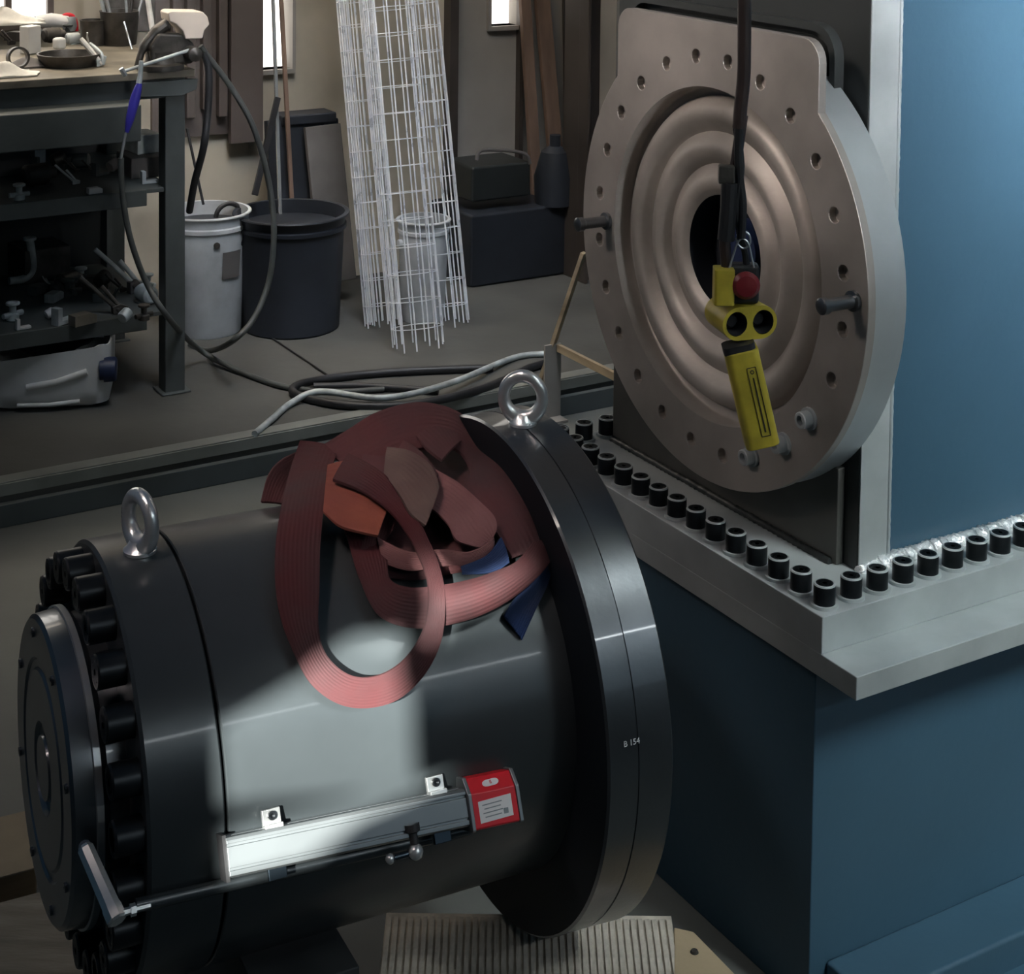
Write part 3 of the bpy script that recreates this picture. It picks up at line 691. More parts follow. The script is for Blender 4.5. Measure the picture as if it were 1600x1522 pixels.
mb = MB(); mb.lathe(onz(1085, 1489, zp)+Z*.0008, Z, [(.002, 0), (.002, .003), (.003, .0045), (.0, .006)], 12); mb.build('nail_head', 'iron', pal)
for k in range(3):
    mb = MB(); mb.box(A(X0-.04-k*.15, Y0-D_/2, (zp-.025+LOW)/2), EX, EY, Z, .07, D_*.96, zp-.025-LOW); mb.build('bearer', 'oldwood', pal, bevel=.003, smooth=0)
# cradle block under the barrel
cb_ = cyl(.40, 0, 0); zt_ = P[2]-RB+.02
mb = MB(); nn = 14; pts = [(-.20, LOW-P[2]), (.20, LOW-P[2])]+[( .20, -RB*.90)]
arc = [((RB+.001)*math.sin(math.radians(t)), -(RB+.001)*math.cos(math.radians(t))) for t in np.linspace(26, -26, nn)]
pts = [(.20, LOW-P[2]), (.20, arc[0][1]-.0), *arc, (-.20, arc[-1][1]), (-.20, LOW-P[2])]
mb.prism(cyl(.40, 0, 0)+CA*.0, E1v, Z, CA, pts, .13); o = mb.build('cradle_block', 'darkwood', None, A(cb_[0], cb_[1], LOW), bevel=.002, smooth=0)
tag(o, 'dark wooden cradle block under the barrel', 'wood block')
g = onz(0, 1370, LOW); 
def slab(name, pix, z, m, label, cat):
    pts = [onz(x, y, z) for x, y in pix]; O_ = sum(pts)/len(pts); O_ = A(O_[0], O_[1], LOW+.0005); mb = MB()
    mb.prism(O_, A(1., 0, 0), A(0, 1., 0), Z, [((p_-O_)[0], (p_-O_)[1]) for p_ in pts], z-LOW-.0005); return tag(mb.build(name, m, None, O_, bevel=.003, smooth=0), label, cat)
slab('wood_block', ((-60, 1290), (55, 1262), (57, 1356), (-60, 1388)), -.05, 'wood', 'pale wooden block on the floor left of the end cap', 'wood block')
slab('timber_board', ((-60, 1425), (118, 1378), (150, 1640), (-60, 1700)), -.062, 'oldwood', 'worn grey-brown timber board in front of the pale block at lower left', 'board')
c3 = onz(385, 1521, LOW); wblock('timber_board', A(c3[0]+.02, c3[1]+.03, LOW+.02), CA, .16, .16, .04, 'oldwood', 'short rough timber board under the left half of the barrel at the bottom edge', 'board')

# ------------------------------------------------------------------ slings
def ribbon(rows, name, m, parent, th=.004, sub=8, label=None, ns=4):
    """rows: (x_left, y_left, x_right, y_right, height_left, height_right): edges of the strap over the barrel"""
    Lp = curve([bhit(r_[0], r_[1], r_[4]) for r_ in rows], sub); Rp = curve([bhit(r_[2], r_[3], r_[5]) for r_ in rows], sub)
    n = len(Lp); mb = MB(); uv = []; top = []; bot = []; s_ = 0
    for i in range(n):
        if i: s_ += np.linalg.norm((Lp[i]+Rp[i])/2-(Lp[i-1]+Rp[i-1])/2)
        t = (Lp[min(i+1, n-1)]+Rp[min(i+1, n-1)])-(Lp[max(i-1, 0)]+Rp[max(i-1, 0)]); nr = np.cross(t, Rp[i]-Lp[i]); nr = nr/(np.linalg.norm(nr)+1e-9)
        if i and nr@pn < 0: nr = -nr
        pn = nr
        if i == 0: sg = 1 if nr@(EYE-Lp[i]) > 0 else -1
        for j in range(ns+1):
            f_ = j/ns; c_ = Lp[i]*(1-f_)+Rp[i]*f_+sg*nr*.0025*math.sin(math.pi*f_); top.append(c_+sg*nr*th/2); bot.append(c_-sg*nr*th/2); uv.append((s_*10, f_))
    w_ = ns+1; N_ = n*w_; vs = top+bot; fs = []
    for i in range(n-1):
        for j in range(ns):
            a_ = i*w_+j; fs.append((a_, a_+1, a_+w_+1, a_+w_)); fs.append((N_+a_, N_+a_+w_, N_+a_+w_+1, N_+a_+1))
        for j in (0, ns): a_ = i*w_+j; fs.append((a_, a_+w_, N_+a_+w_, N_+a_))
    for i in (0, n-1):
        for j in range(ns): a_ = i*w_+j; fs.append((a_, a_+1, N_+a_+1, N_+a_))
    mb.v = [tuple(p_) for p_ in vs]; mb.f = fs; mb.uv = uv+uv
    o = mb.build(name, m, parent, smooth=60)
    if label: o['label'] = label
    return o
sl0 = cyl(.22, RB, 80)
sling = empty('lifting_sling', sl0, 'faded red webbing lifting sling heaped over the top of the barrel', 'sling')
# back hump and pile (lowest first)
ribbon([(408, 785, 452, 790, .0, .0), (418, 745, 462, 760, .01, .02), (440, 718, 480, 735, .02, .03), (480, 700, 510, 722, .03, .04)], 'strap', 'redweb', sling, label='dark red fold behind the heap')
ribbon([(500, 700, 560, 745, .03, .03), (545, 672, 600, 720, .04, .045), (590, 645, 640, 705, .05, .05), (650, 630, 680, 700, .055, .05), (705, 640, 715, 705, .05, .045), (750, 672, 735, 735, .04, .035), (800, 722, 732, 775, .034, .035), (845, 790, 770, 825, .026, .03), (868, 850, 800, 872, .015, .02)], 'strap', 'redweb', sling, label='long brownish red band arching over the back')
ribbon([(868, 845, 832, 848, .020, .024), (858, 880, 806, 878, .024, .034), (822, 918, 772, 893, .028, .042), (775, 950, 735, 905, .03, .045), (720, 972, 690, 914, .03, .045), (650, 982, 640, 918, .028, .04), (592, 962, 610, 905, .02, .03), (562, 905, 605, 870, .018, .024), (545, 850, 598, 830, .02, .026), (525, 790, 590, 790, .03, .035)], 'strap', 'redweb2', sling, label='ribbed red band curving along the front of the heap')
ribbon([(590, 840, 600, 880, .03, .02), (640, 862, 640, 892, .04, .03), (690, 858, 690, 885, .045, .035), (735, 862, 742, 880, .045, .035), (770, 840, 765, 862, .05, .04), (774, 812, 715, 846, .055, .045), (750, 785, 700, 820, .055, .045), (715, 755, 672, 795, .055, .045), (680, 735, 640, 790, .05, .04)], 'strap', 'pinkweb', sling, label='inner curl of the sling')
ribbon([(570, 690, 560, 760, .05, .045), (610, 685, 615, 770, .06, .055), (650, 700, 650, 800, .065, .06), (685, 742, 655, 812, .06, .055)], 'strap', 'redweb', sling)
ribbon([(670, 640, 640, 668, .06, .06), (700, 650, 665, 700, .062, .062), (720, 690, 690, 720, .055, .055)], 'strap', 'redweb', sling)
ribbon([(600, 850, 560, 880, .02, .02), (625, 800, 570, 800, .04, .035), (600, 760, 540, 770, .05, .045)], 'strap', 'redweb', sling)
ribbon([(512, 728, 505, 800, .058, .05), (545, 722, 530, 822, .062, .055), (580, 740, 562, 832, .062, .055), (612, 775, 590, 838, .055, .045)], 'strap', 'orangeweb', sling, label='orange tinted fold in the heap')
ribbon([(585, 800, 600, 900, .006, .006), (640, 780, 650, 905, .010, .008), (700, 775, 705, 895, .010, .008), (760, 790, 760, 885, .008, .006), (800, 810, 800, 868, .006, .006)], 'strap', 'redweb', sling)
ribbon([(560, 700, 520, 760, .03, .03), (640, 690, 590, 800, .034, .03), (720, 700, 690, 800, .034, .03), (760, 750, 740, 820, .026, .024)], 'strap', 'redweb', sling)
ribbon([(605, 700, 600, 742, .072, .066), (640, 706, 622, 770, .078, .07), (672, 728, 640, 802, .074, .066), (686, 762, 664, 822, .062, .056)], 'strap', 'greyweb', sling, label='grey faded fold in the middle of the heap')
# the big hanging loop
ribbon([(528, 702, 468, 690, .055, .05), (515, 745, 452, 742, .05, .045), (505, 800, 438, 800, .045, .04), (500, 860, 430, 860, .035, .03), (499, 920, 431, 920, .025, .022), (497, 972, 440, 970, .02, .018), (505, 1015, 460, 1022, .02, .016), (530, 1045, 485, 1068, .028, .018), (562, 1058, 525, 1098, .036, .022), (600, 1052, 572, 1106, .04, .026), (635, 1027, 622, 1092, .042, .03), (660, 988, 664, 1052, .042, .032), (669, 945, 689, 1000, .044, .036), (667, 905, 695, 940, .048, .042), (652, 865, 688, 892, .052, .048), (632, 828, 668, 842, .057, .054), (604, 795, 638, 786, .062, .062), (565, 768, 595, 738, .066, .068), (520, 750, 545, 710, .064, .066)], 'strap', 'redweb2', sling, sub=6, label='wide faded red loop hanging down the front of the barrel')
bls = empty('blue_sling', cyl(.06, RB, 40), 'dark blue webbing sling lying under the red sling', 'sling')
ribbon([(868, 855, 820, 900, .012, .02), (858, 905, 810, 925, .012, .018), (835, 955, 790, 958, .006, .012), (815, 1000, 788, 965, .004, .008)], 'strap', 'blueweb', bls, label='flat blue end lying on the barrel')
ribbon([(720, 885, 722, 898, .04, .036), (760, 868, 768, 895, .045, .038), (782, 840, 795, 880, .045, .036)], 'strap', 'blueweb', bls)

# ------------------------------------------------------------------ pendant control on its cable
YP = 2.05
px = lambda x, y, d=0: ondep(x, y, YP+d)
pend = empty('pendant_control', px(1165, 560), 'yellow crane pendant control with red button hanging in front of the disc', 'control')
vd = np.array([0, 1., 0])
mb = MB()                                                # grip
g0 = px(1150, 546); g1 = px(1184, 695); dd = g1-g0; L_ = np.linalg.norm(dd); dd = dd/L_; sx = np.cross(dd, vd); sx = sx/np.linalg.norm(sx); fy = np.cross(sx, dd)
sx = sx if sx[0] > 0 else -sx; fy = fy if fy[1] < 0 else -fy
mb.prism(g0+sx*.0065-fy*.018, sx, fy, dd, rrect(-.022, .020, -.004, .036, .009), L_)
grip = mb.build('grip', 'yellow', pend, bevel=.002, smooth=40)
# outlined label on the grip
cg = g0+dd*L_*.52+sx*.012+fy*.0185
for (a_, b_, w_, h_) in ((-.0055, 0, .0008, .088), (.0055, 0, .0008, .088), (0, -.044, .011, .0008), (0, .044, .011, .0008), (0, .004, .0016, .070)):
    mb = MB(); mb.box(cg+sx*a_+dd*b_, sx, dd, fy, w_, h_, .0006); mb.build('print_line', 'ink', grip, smooth=0)
mb = MB(); mb.lathe(cg-dd*.0385, fy, [(0, .0026), (.0006, .0026), (.0006, .0016)], 12); mb.build('print_ring', 'ink', grip)
# wide head with two round openings
h0 = px(1172, 505); yr = A(.93, -.36, 0); yr = yr/np.linalg.norm(yr); ax_ = A(-.36, -.93, 0); ax_ /= np.linalg.norm(ax_)
ax_ = A(.30, -.95, 0); ax_ /= np.linalg.norm(ax_); yr = A(-ax_[1], ax_[0], 0)
bm = bmesh.new()
def stad(W__, H__, n=12):
    return [(W__/2-H__/2+H__/2*math.cos(math.radians(t)), H__/2*math.sin(math.radians(t))) for t in np.linspace(-90, 90, n)]+[(-W__/2+H__/2+H__/2*math.cos(math.radians(t)), H__/2*math.sin(math.radians(t))) for t in np.linspace(90, 270, n)]
outl = stad(.074, .042)
fv = [bm.verts.new(tuple(h0+yr*a_+Z*b_)) for a_, b_ in outl]; ed_ = [bm.edges.new((fv[i], fv[(i+1) % len(fv)])) for i in range(len(fv))]
hol = []
for s in (-1, 1):
    hv_ = [bm.verts.new(tuple(h0+yr*(s*.0180+.0142*math.cos(t))+Z*.0155*math.sin(t))) for t in np.linspace(0, 2*math.pi, 21)[:-1]]
    ed_ += [bm.edges.new((hv_[i], hv_[(i+1) % 20])) for i in range(20)]; hol.append((hv_, s))
bmesh.ops.triangle_fill(bm, use_beauty=True, edges=ed_)
dl = []
for f in bm.faces:
    q = np.array(f.calc_center_median())-h0
    if any(((q@yr-s*.018)/.0142)**2+(q[2]/.0155)**2 < .93 for s in (-1, 1)): dl.append(f)
bmesh.ops.delete(bm, geom=dl, context='FACES_ONLY')
bk = [bm.verts.new(tuple(h0+yr*a_*.94+Z*b_*.94-ax_*.060)) for a_, b_ in outl]; k = len(fv)
for i in range(k): bm.faces.new((fv[i], fv[(i+1) % k], bk[(i+1) % k], bk[i]))
bm.faces.new(bk)
bmesh.ops.recalc_face_normals(bm, faces=bm.faces)
me = bpy.data.meshes.new('button_head')
for v_ in bm.verts: v_.co -= Vector(parent_world(pend))
bm.to_mesh(me); bm.free(); me.materials.append(MT['yellow']); me.polygons.foreach_set('use_smooth', [True]*len(me.polygons)); me.set_sharp_from_angle(angle=.6)
bh = bpy.data.objects.new('button_head', me); C.objects.link(bh); bh.parent = pend
for s in (-1, 1):
    mb = MB(); mb.lathe(h0+yr*s*.018, -ax_, [(0, .0145), (.006, .0125), (.03, .0125), (.03, 0)], 20); mb.build('button_well', 'rubber', bh)
    mb = MB(); mb.lathe(h0+yr*s*.018-ax_*.03, ax_, [(0, .010), (.012, .010), (.015, .007), (.015, 0)], 16); mb.build('button', 'rubber', bh)
mb = MB(); mb.prism(px(1150, 536), sx, fy, dd, rrect(-.018, .022, -.016, .016, .008), .010); mb.build('collar', 'rubber', pend)
# upper block, red stop button
mb = MB(); c_ = px(1131, 448); mb.prism(c_-Z*.022-ax_*.0-vd*.01, A(1, 0, 0), vd, Z, rrect(-.0125, .0125, -.0, .028, .004), .045); mb.build('upper_block', 'yellow', pend, bevel=.001)
mb = MB(); c_ = px(1164, 447); mb.box(c_+vd*.016, A(1, 0, 0), vd, Z, .038, .022, .050); mb.build('stop_housing', 'rubber', pend, bevel=.005)
mb = MB(); mb.lathe(c_+Z*.003+vd*.004, -vd, [(0, .011), (.006, .011), (.007, .0165), (.013, .0175), (.018, .013), (.020, 0)], 24); o = mb.build('stop_button', 'darkred', pend); o['label'] = 'round dull red stop button'
# wire bail and hook
mb = MB(); mb.tube(curve([px(1140, 418), px(1147, 395), px(1152, 380), px(1160, 373), px(1169, 380), px(1174, 400), px(1178, 418)], 6), .0013, 8); mb.build('wire_bail', 'chrome', pend)
mb = MB(); mb.tube(curve([px(1150, 372, .005), px(1155, 384, .005), px(1164, 388, .005), px(1172, 380, .005), px(1170, 366, .005), px(1160, 362, .005), px(1151, 368, .005)], 6), .0013, 8); mb.build('split_ring', 'chrome', pend)
# cable from above
mb = MB(); mb.tube(curve([px(1163, -400), px(1163, -100), px(1163, 60), px(1162, 120), px(1157, 170), px(1155, 200)], 6), [.0085]*31, 12); cbl = mb.build('cable', 'cable', pend)
mb = MB(); mb.tube(curve([px(1155, 195), px(1154, 240), px(1156, 280), px(1160, 320), px(1158, 372)], 6), .0055, 10); mb.build('cable', 'rubber', pend)
mb = MB(); mb.tube(curve([px(1160, 180, .01), px(1150, 250, .01), px(1138, 300, .01), px(1132, 360, .01), px(1136, 425, .01)], 6), .007, 10); mb.build('cable', 'cable', pend)
mb = MB(); mb.tube(curve([px(1150, 200, .01), px(1158, 260, .0), px(1150, 330, .0), px(1165, 400, .012), px(1163, 425, .01)], 6), .0045, 10); mb.build('cable', 'rubber', pend)
mb = MB(); mb.box(px(1135, 272), A(1, 0, 0), vd, Z, .020, .014, .022); mb.box(px(1126, 278), A(1, 0, 0), vd, Z, .006, .010, .014); mb.build('cable_clamp', 'iron', pend, bevel=.002)
mb = MB(); mb.tube([px(1140, 285), px(1138, 330), px(1134, 375)], .0105, 12); mb.build('strain_relief', 'rubber', pend)

# ================================================================== BENCH
G = onz(290, 612)                                        # foot of the front right leg, right edge
gx = G-U*.03+V*.03
BZ = ondep(290, 107, G[1])[2]; print('BENCH Z', BZ)
bl = 1.6; bd = .62
bench = empty('workbench', G-U*.5, 'grey steel workbench with two crowded shelves at the left', 'workbench')
mb = MB(); bt0 = G+U*.02+Z*(BZ-.011); mb.box(bt0-U*bl/2+V*(bd/2-.01), U, V, Z, bl, bd+.02, .022); tag(mb.build('tabletop', 'benchtop', bench, bevel=.003, smooth=0), 'worn brown bench top')
mb = MB(); mb.box(G-U*bl/2+V*.02+Z*(BZ-.052), U, V, Z, bl, .03, .055); mb.build('apron', 'bench', bench, bevel=.002, smooth=0)
for uu in (0, -bl+.12):
    for vv in (0, bd-.08):
        mb = MB(); mb.box(G+U*(uu-.03)+V*(vv+.03)+Z*(BZ-.03)/2, U, V, Z, .058, .058, BZ-.03); mb.box(G+U*(uu-.03)+V*(vv+.03)+Z*.003, U, V, Z, .085, .085, .006); mb.build('leg', 'bench', bench, bevel=.003, smooth=0)
zm = ondep(255, 291, G[1])[2]; zl = ondep(255, 483, G[1])[2]; print('shelf z', zm, zl)
for z_ in (zm, zl):
    mb = MB(); mb.box(G-U*(bl/2+.03)+V*(bd/2)+Z*(z_-.006), U, V, Z, bl, bd-.03, .012); mb.box(G-U*(bl/2+.06)+V*.02+Z*(z_-.022), U, V, Z, bl-.1, .03, .045); mb.build('shelf', 'bench', bench, bevel=.002, smooth=0)
mb = MB(); mb.box(G-U*.47+V*.05+Z*(BZ-.125), U, V, Z, .62, .30, .10); mb.build('drawer', 'bench', bench, bevel=.004, smooth=0); mb = MB(); mb.box(G-U*.95+V*.05+Z*(BZ-.125), U, V, Z, .30, .30, .10); mb.build('drawer', 'bench', bench, bevel=.004, smooth=0)
mb = MB(); mb.box(G-U*(bl/2+.03)+V*(bd-.01)+Z*(BZ/2+.06), U, V, Z, bl, .01, BZ-.2); mb.build('back_panel', 'paint_dark', bench, smooth=0)

PXM = FPX/np.linalg.norm(G[:2])                          # px per metre at the bench front
def thing(mb, name, label, cat, m, base, bevel=.002, smooth=35, group=None):
    return tag(mb.build(name, m, None, base, bevel=bevel, smooth=smooth), label, cat, group)
def boxy(name, label, cat, x, y, z, sx, sy, sz, m, rot=0, tilt=0, bevel=.003, group=None):
    p_ = onz(x, y, z); c_, s_ = math.cos(rot), math.sin(rot); ax = U*c_+V*s_; ay = V*c_-U*s_; az = Z*math.cos(tilt)+ax*math.sin(tilt); ax2 = ax*math.cos(tilt)-Z*math.sin(tilt)
    p_ = p_+ay*sy/2; lift = abs(math.sin(tilt))*sx/2
    mb = MB(); mb.box(p_+az*sz/2+Z*lift, ax2, ay, az, sx, sy, sz); return thing(mb, name, label, cat, m, p_, bevel)
bz = BZ+.001
# on the bench top
boxy('carton', 'small upright white carton on the bench top', 'box', 55, 84, bz, .048, .04, .082, 'white', .5)
boxy('cup', 'squat white tin right of the upright carton', 'tin', 97, 78, bz, .034, .03, .036, 'white', .3, bevel=.008)
p_ = onz(28, 90, bz+.035)
mb = MB(); mb.lathe(p_, A(.5, -.8, .1), [(-.012, .030), (.012, .030), (.012, .024), (-.012, .024)], 28, closed=True); thing(mb, 'pipe_clamp', 'round rusty clamp ring left of the upright carton', 'clamp', 'iron', p_-Z*.035, 0)
# angle grinder (white body lying)
p_ = onz(80, 62, bz); gr = empty('angle_grinder', p_, 'pale angle grinder lying behind the upright carton', 'power tool')
mb = MB(); mb.tube([p_+U*-.05+Z*.06, p_+U*.0+Z*.062, p_+U*.05+Z*.055], [.018, .022, .02], 12); mb.build('grinder_body', 'white', gr)
mb = MB(); mb.lathe(p_+U*.058+Z*.07, -Z, [(0, .0), (0, .02), (.03, .024), (.045, .018), (.045, 0)], 16); mb.build('gear_head', 'greybits', gr)
mb = MB(); mb.lathe(p_+U*.058+Z*.024, -Z, [(0, .0), (0, .045), (.004, .045), (.004, 0)], 24); mb.build('grinding_disc', 'iron', gr)
mb = MB(); mb.tube([p_-U*.05+Z*.06, p_-U*.075+Z*.03, p_-U*.08+Z*.004], .007, 8); mb.build('power_cord', 'rubber', gr)
# rag, tray
def rag(x, y, z, sx, sy, h, name, label, m, cat='cloth', seed=1, rot=0):
    rnd = random.Random(seed); n = 16; p_ = onz(x, y, z); vs = []; fs = []; ph = [rnd.uniform(0, 6) for _ in range(6)]
    ax = U*math.cos(rot)+V*math.sin(rot); ay = V*math.cos(rot)-U*math.sin(rot)
    for lay in (1, 0):
        for i in range(n+1):
            for j in range(n+1):
                a_ = i/n-.5; b_ = j/n-.5; e_ = max(0, 1-(a_*a_+b_*b_)*3.6)
                hz = (h*e_*(.6+.25*math.sin(9*a_+ph[0])+.25*math.sin(11*b_+ph[1]+4*a_))+.004) if lay else .0005
                rr = 1+.12*math.sin(5*math.atan2(b_, a_)+ph[2]); vs.append(p_+ax*a_*sx*rr+ay*(b_+.5)*sy*rr+Z*hz)
    m1 = n+1; K = m1*m1
    for i in range(n):
        for j in range(n): q = i*m1+j; fs += [(q, q+1, q+m1+1, q+m1), (K+q, K+q+m1, K+q+m1+1, K+q+1)]
    for i in range(n):
        for (q, q2) in ((i, i+1), (n*m1+i, n*m1+i+1), (i*m1, (i+1)*m1), (i*m1+n, (i+1)*m1+n)): fs.append((q, q2, K+q2, K+q))
    mb = MB(); mb.add(vs, fs); return thing(mb, name, label, cat, m, p_, 0, 60)
rag(15, 122, bz, .17, .12, .035, 'rag', 'pale crumpled rag at the front left of the bench', 'paper', seed=3)
rag(62, 106, bz, .13, .10, .03, 'rag', 'yellowish grey rag behind the pale rag', 'card', seed=5)
p_ = onz(118, 106, bz); mb = MB(); mb.lathe(p_+V*.06, Z, [(0, 0), (0, .075), (.028, .088), (.034, .09), (.034, .084), (.006, .072), (.006, 0)], 36); thing(mb, 'oil_pan', 'dark shallow round pan in the middle of the bench top', 'pan', 'iron', p_, 0)
# pliers
p_ = onz(160, 104, bz); pl = empty('pliers', p_, 'worn combination pliers leaning on the rim of the dark pan', 'pliers')
mb = MB(); mb.tube(curve([p_+Z*.006, p_-U*.02+Z*.035+V*.02, p_-U*.046+Z*.075+V*.05], 4), [.006, .006, .006, .007, .0075, .008, .008, .008, .007], 8); mb.build('handle', 'paper', pl)
mb = MB(); mb.tube(curve([p_+Z*.006, p_+U*.0+Z*.035+V*.01, p_-U*.02+Z*.06+V*.05], 4), .0055, 8); mb.build('handle', 'greybits', pl)
mb = MB(); mb.prism(p_-U*.005+Z*.0, U, Z, V, [(-.010, .0), (.012, .004), (.018, .028), (.008, .03), (.0, .02), (-.012, .018)], .012); mb.build('jaw', 'greybits', pl, bevel=.001)
# dark pot and tool tubs behind
p_ = onz(150, 72, bz); mb = MB(); mb.lathe(p_+V*.03, Z, [(0, 0), (0, .036), (.075, .040), (.078, .042), (.078, .036), (.01, .032), (.01, 0)], 28); thing(mb, 'tin_can', 'dark round tin behind the pliers', 'tin', 'iron', p_, 0)
p_ = onz(195, 72, bz); tb = empty('tool_tub', p_, 'dark tub full of files and rods behind the vice', 'tub')
mb = MB(); mb.lathe(p_+V*.05, Z, [(0, 0), (0, .05), (.10, .060), (.104, .062), (.104, .056), (.008, .046), (.008, 0)], 32); mb.build('tub', 'iron', tb)
for k in range(7):
    a_ = random.uniform(-.04, .04); b_ = random.uniform(.02, .08); mb = MB(); mb.tube([p_+U*a_*.8+V*b_+Z*.02, p_+U*(a_*1.5+random.uniform(-.03, .03))+V*b_+Z*random.uniform(.14, .2)], .004+.002*(k % 2), 8); mb.build('rod', ['chrome', 'iron', 'greybits'][k % 3], tb)
p_ = onz(206, 78, bz); mb = MB(); mb.tube([p_+Z*.002, p_-U*.018+V*.02+Z*.085], .0035, 8); thing(mb, 'scriber', 'thin bright steel scriber leaning beside the vice', 'scriber', 'chrome', p_, 0)
p_ = onz(118, 60, bz); mb = MB(); mb.tube(curve([p_, p_+U*.002+Z*.04, p_-U*.008+Z*.07, p_-U*.03+Z*.076, p_-U*.045+Z*.066], 5), .007, 10); thing(mb, 'hook_handle', 'curved red handled hook behind the tin', 'hook', 'red', p_, 0)
boxy('parts_case', 'dark case at the back of the bench top', 'case', 60, 48, bz, .22, .1, .07, 'iron', .1)
boxy('parts_case', 'dark case behind the tool tub', 'case', 205, 50, bz, .16, .08, .15, 'iron', -.1)
p_ = onz(240, 60, bz); mb = MB(); mb.tube([p_, p_-U*.02+Z*.20+V*.03], .009, 10); thing(mb, 'pale_pipe', 'pale plastic pipe standing behind the vice', 'pipe', 'paper', p_, 0)
rag(20, 40, bz+.072, .20, .09, .05, 'crumpled_paper', 'bright crumpled paper on the dark case at far left', 'paper', 'paper', seed=9)
# bench vice
p_ = onz(262, 112, bz)+V*.06; vc = empty('bench_vice', p_, 'greasy bench vice with a cream jaw block at the bench corner', 'vice')
sc_ = 1/PXM
def vp(x, y, d=.0): return onplane(x, y, p_+V*d, V)
mb = MB(); mb.lathe(p_, Z, [(0, 0), (0, .065), (.014, .065), (.018, .045), (.04, .038), (.05, .04)], 28); mb.build('swivel_base', 'iron', vc)
mb = MB(); mb.tube(curve([vp(215, 104), vp(222, 80), vp(236, 58), vp(254, 42), vp(262, 38)], 5), [.010]*6+[.014]*6+[.018]*6+[.020]*3, 12); mb.build('fixed_jaw', 'iron', vc)
mb = MB(); mb.prism(vp(270, 80)-V*.03, U, Z, V, [(-.07, -.03), (.05, -.035), (.055, .02), (.02, .05), (-.05, .055), (-.075, .02)], .06); mb.build('vice_body', 'iron', vc, bevel=.008)
pts = [(255, 18), (260, 15), (309, 16), (317, 24), (320, 36), (312, 45), (309, 58), (282, 59), (278, 46), (268, 36), (257, 31)]
O_ = vp(285, 40); mb = MB(); mb.prism(O_-V*.04, U, Z, V, [((vp(x, y)-O_)@U, (vp(x, y)-O_)[2]) for x, y in pts], .07); o = mb.build('jaw_block', 'cream', vc, bevel=.004); o['label'] = 'cream coloured jaw block'
mb = MB(); mb.tube([vp(192, 112, -.10), vp(300, 77, -.06)], .0048, 10); mb.build('vice_handle', 'greybits', vc)
mb = MB(); mb.tube([vp(189, 107, -.10), vp(196, 118, -.10)], .007, 10); mb.build('handle_knob', 'chrome', vc)
mb = MB(); mb.lathe(vp(296, 82, -.03), -V, [(0, .02), (.05, .02), (.055, .014), (.06, 0)], 16); mb.build('screw_boss', 'iron', vc)
mb = MB(); mb.prism(G+U*-.14+V*-.02+Z*(BZ-.028), U, Z, V, [(0, 0), (.17, 0), (.165, -.03), (.12, -.045), (0, -.04)], .02); mb.build('clamp_plate', 'bench', vc, bevel=.002)
# blue air gun hanging
q = lambda x, y, d=-.12: vp(x, y, d)
ag = empty('air_gun', q(208, 160), 'blue handled air blow gun hanging from the bench edge', 'air gun')
mb = MB(); mb.tube([q(221, 95), q(219, 118), q(217, 130)], [.006, .007, .008], 10); mb.build('nozzle_valve', 'greybits', ag)
mb = MB(); mb.tube(curve([q(218, 130), q(211, 155), q(204, 182), q(198, 207)], 4), [.007, .009, .011, .0125, .0135, .0135, .013, .0125, .012, .011, .009, .007, .005], 14); mb.build('handle', 'blue', ag)
mb = MB(); mb.tube([q(197, 206), q(189, 247)], .0042, 10); mb.build('coupling', 'chrome', ag)
# thin grey hose: from the air gun down to the floor coil
def hose(name, label, pts, r, m='hose', cat='hose', n=10):
    c_ = curve(pts, 8); mb = MB(); mb.tube(c_, r, n); return thing(mb, name, label, cat, m, c_[-1]*[1, 1, 0]+A(0, 0, min(p__[2] for p__ in c_)), 0, 60)
hose('air_hose', 'thin grey air hose hanging from the blue air gun to the floor', [q(189, 247), q(191, 300), q(203, 370), q(228, 440), q(262, 495, -.15), onz(310, 545, .05), onz(370, 578, .012), onz(440, 603, .0095), onz(520, 612, .0095), onz(600, 608, .0095)], .008)
hose('looped_hose', 'black hose looping from the vice past the white bucket', [vp(313, 72), vp(328, 92), vp(360, 135), vp(392, 190), vp(412, 250), vp(424, 310), vp(428, 370, -.02), vp(420, 440, -.02), vp(395, 500, -.05), vp(360, 535, -.05)+Z*0, onz(325, 548, .012), onz(296, 538, .012)], .0085, 'hose')
hose('drain_hose', 'black hose running from the bench corner into the white bucket', [vp(318, 82), vp(326, 110), vp(325, 170), vp(318, 230), vp(304, 285, .1), vp(296, 330, .2)], .0105, 'rubber')
# hose coil on the floor
hose('rubber_hose', 'heavy black rubber hose looped on the floor beside the step', [onz(870, 562, .012), onz(820, 578, .012), onz(770, 602, .012), onz(700, 622, .012), onz(620, 634, .012), onz(530, 632, .012), onz(462, 616, .012), onz(470, 600, .02), onz(540, 588, .012), onz(640, 580, .012), onz(770, 575, .012)], .012, 'rubber')
hose('rubber_hose', 'shorter black hose lying inside the floor loop', [onz(490, 604, .012), onz(560, 603, .012), onz(630, 607, .012), onz(685, 611, .012)], .0105, 'rubber')
hose('grey_hose', 'pale grey hose crossing the step edge', [onz(850, 553, .01), onz(800, 560, .01), onz(700, 600, .03), onz(600, 622, .032), onz(500, 612, .03), onz(455, 630, .01), onz(425, 655, .01), onz(398, 678, .01)], .009, 'greybits')
hose('cord', 'thin black cord lying on the floor', [onz(425, 528, .004), onz(455, 548, .004), onz(500, 578, .004), onz(515, 588, .004)], .003, 'rubber', 'cord')
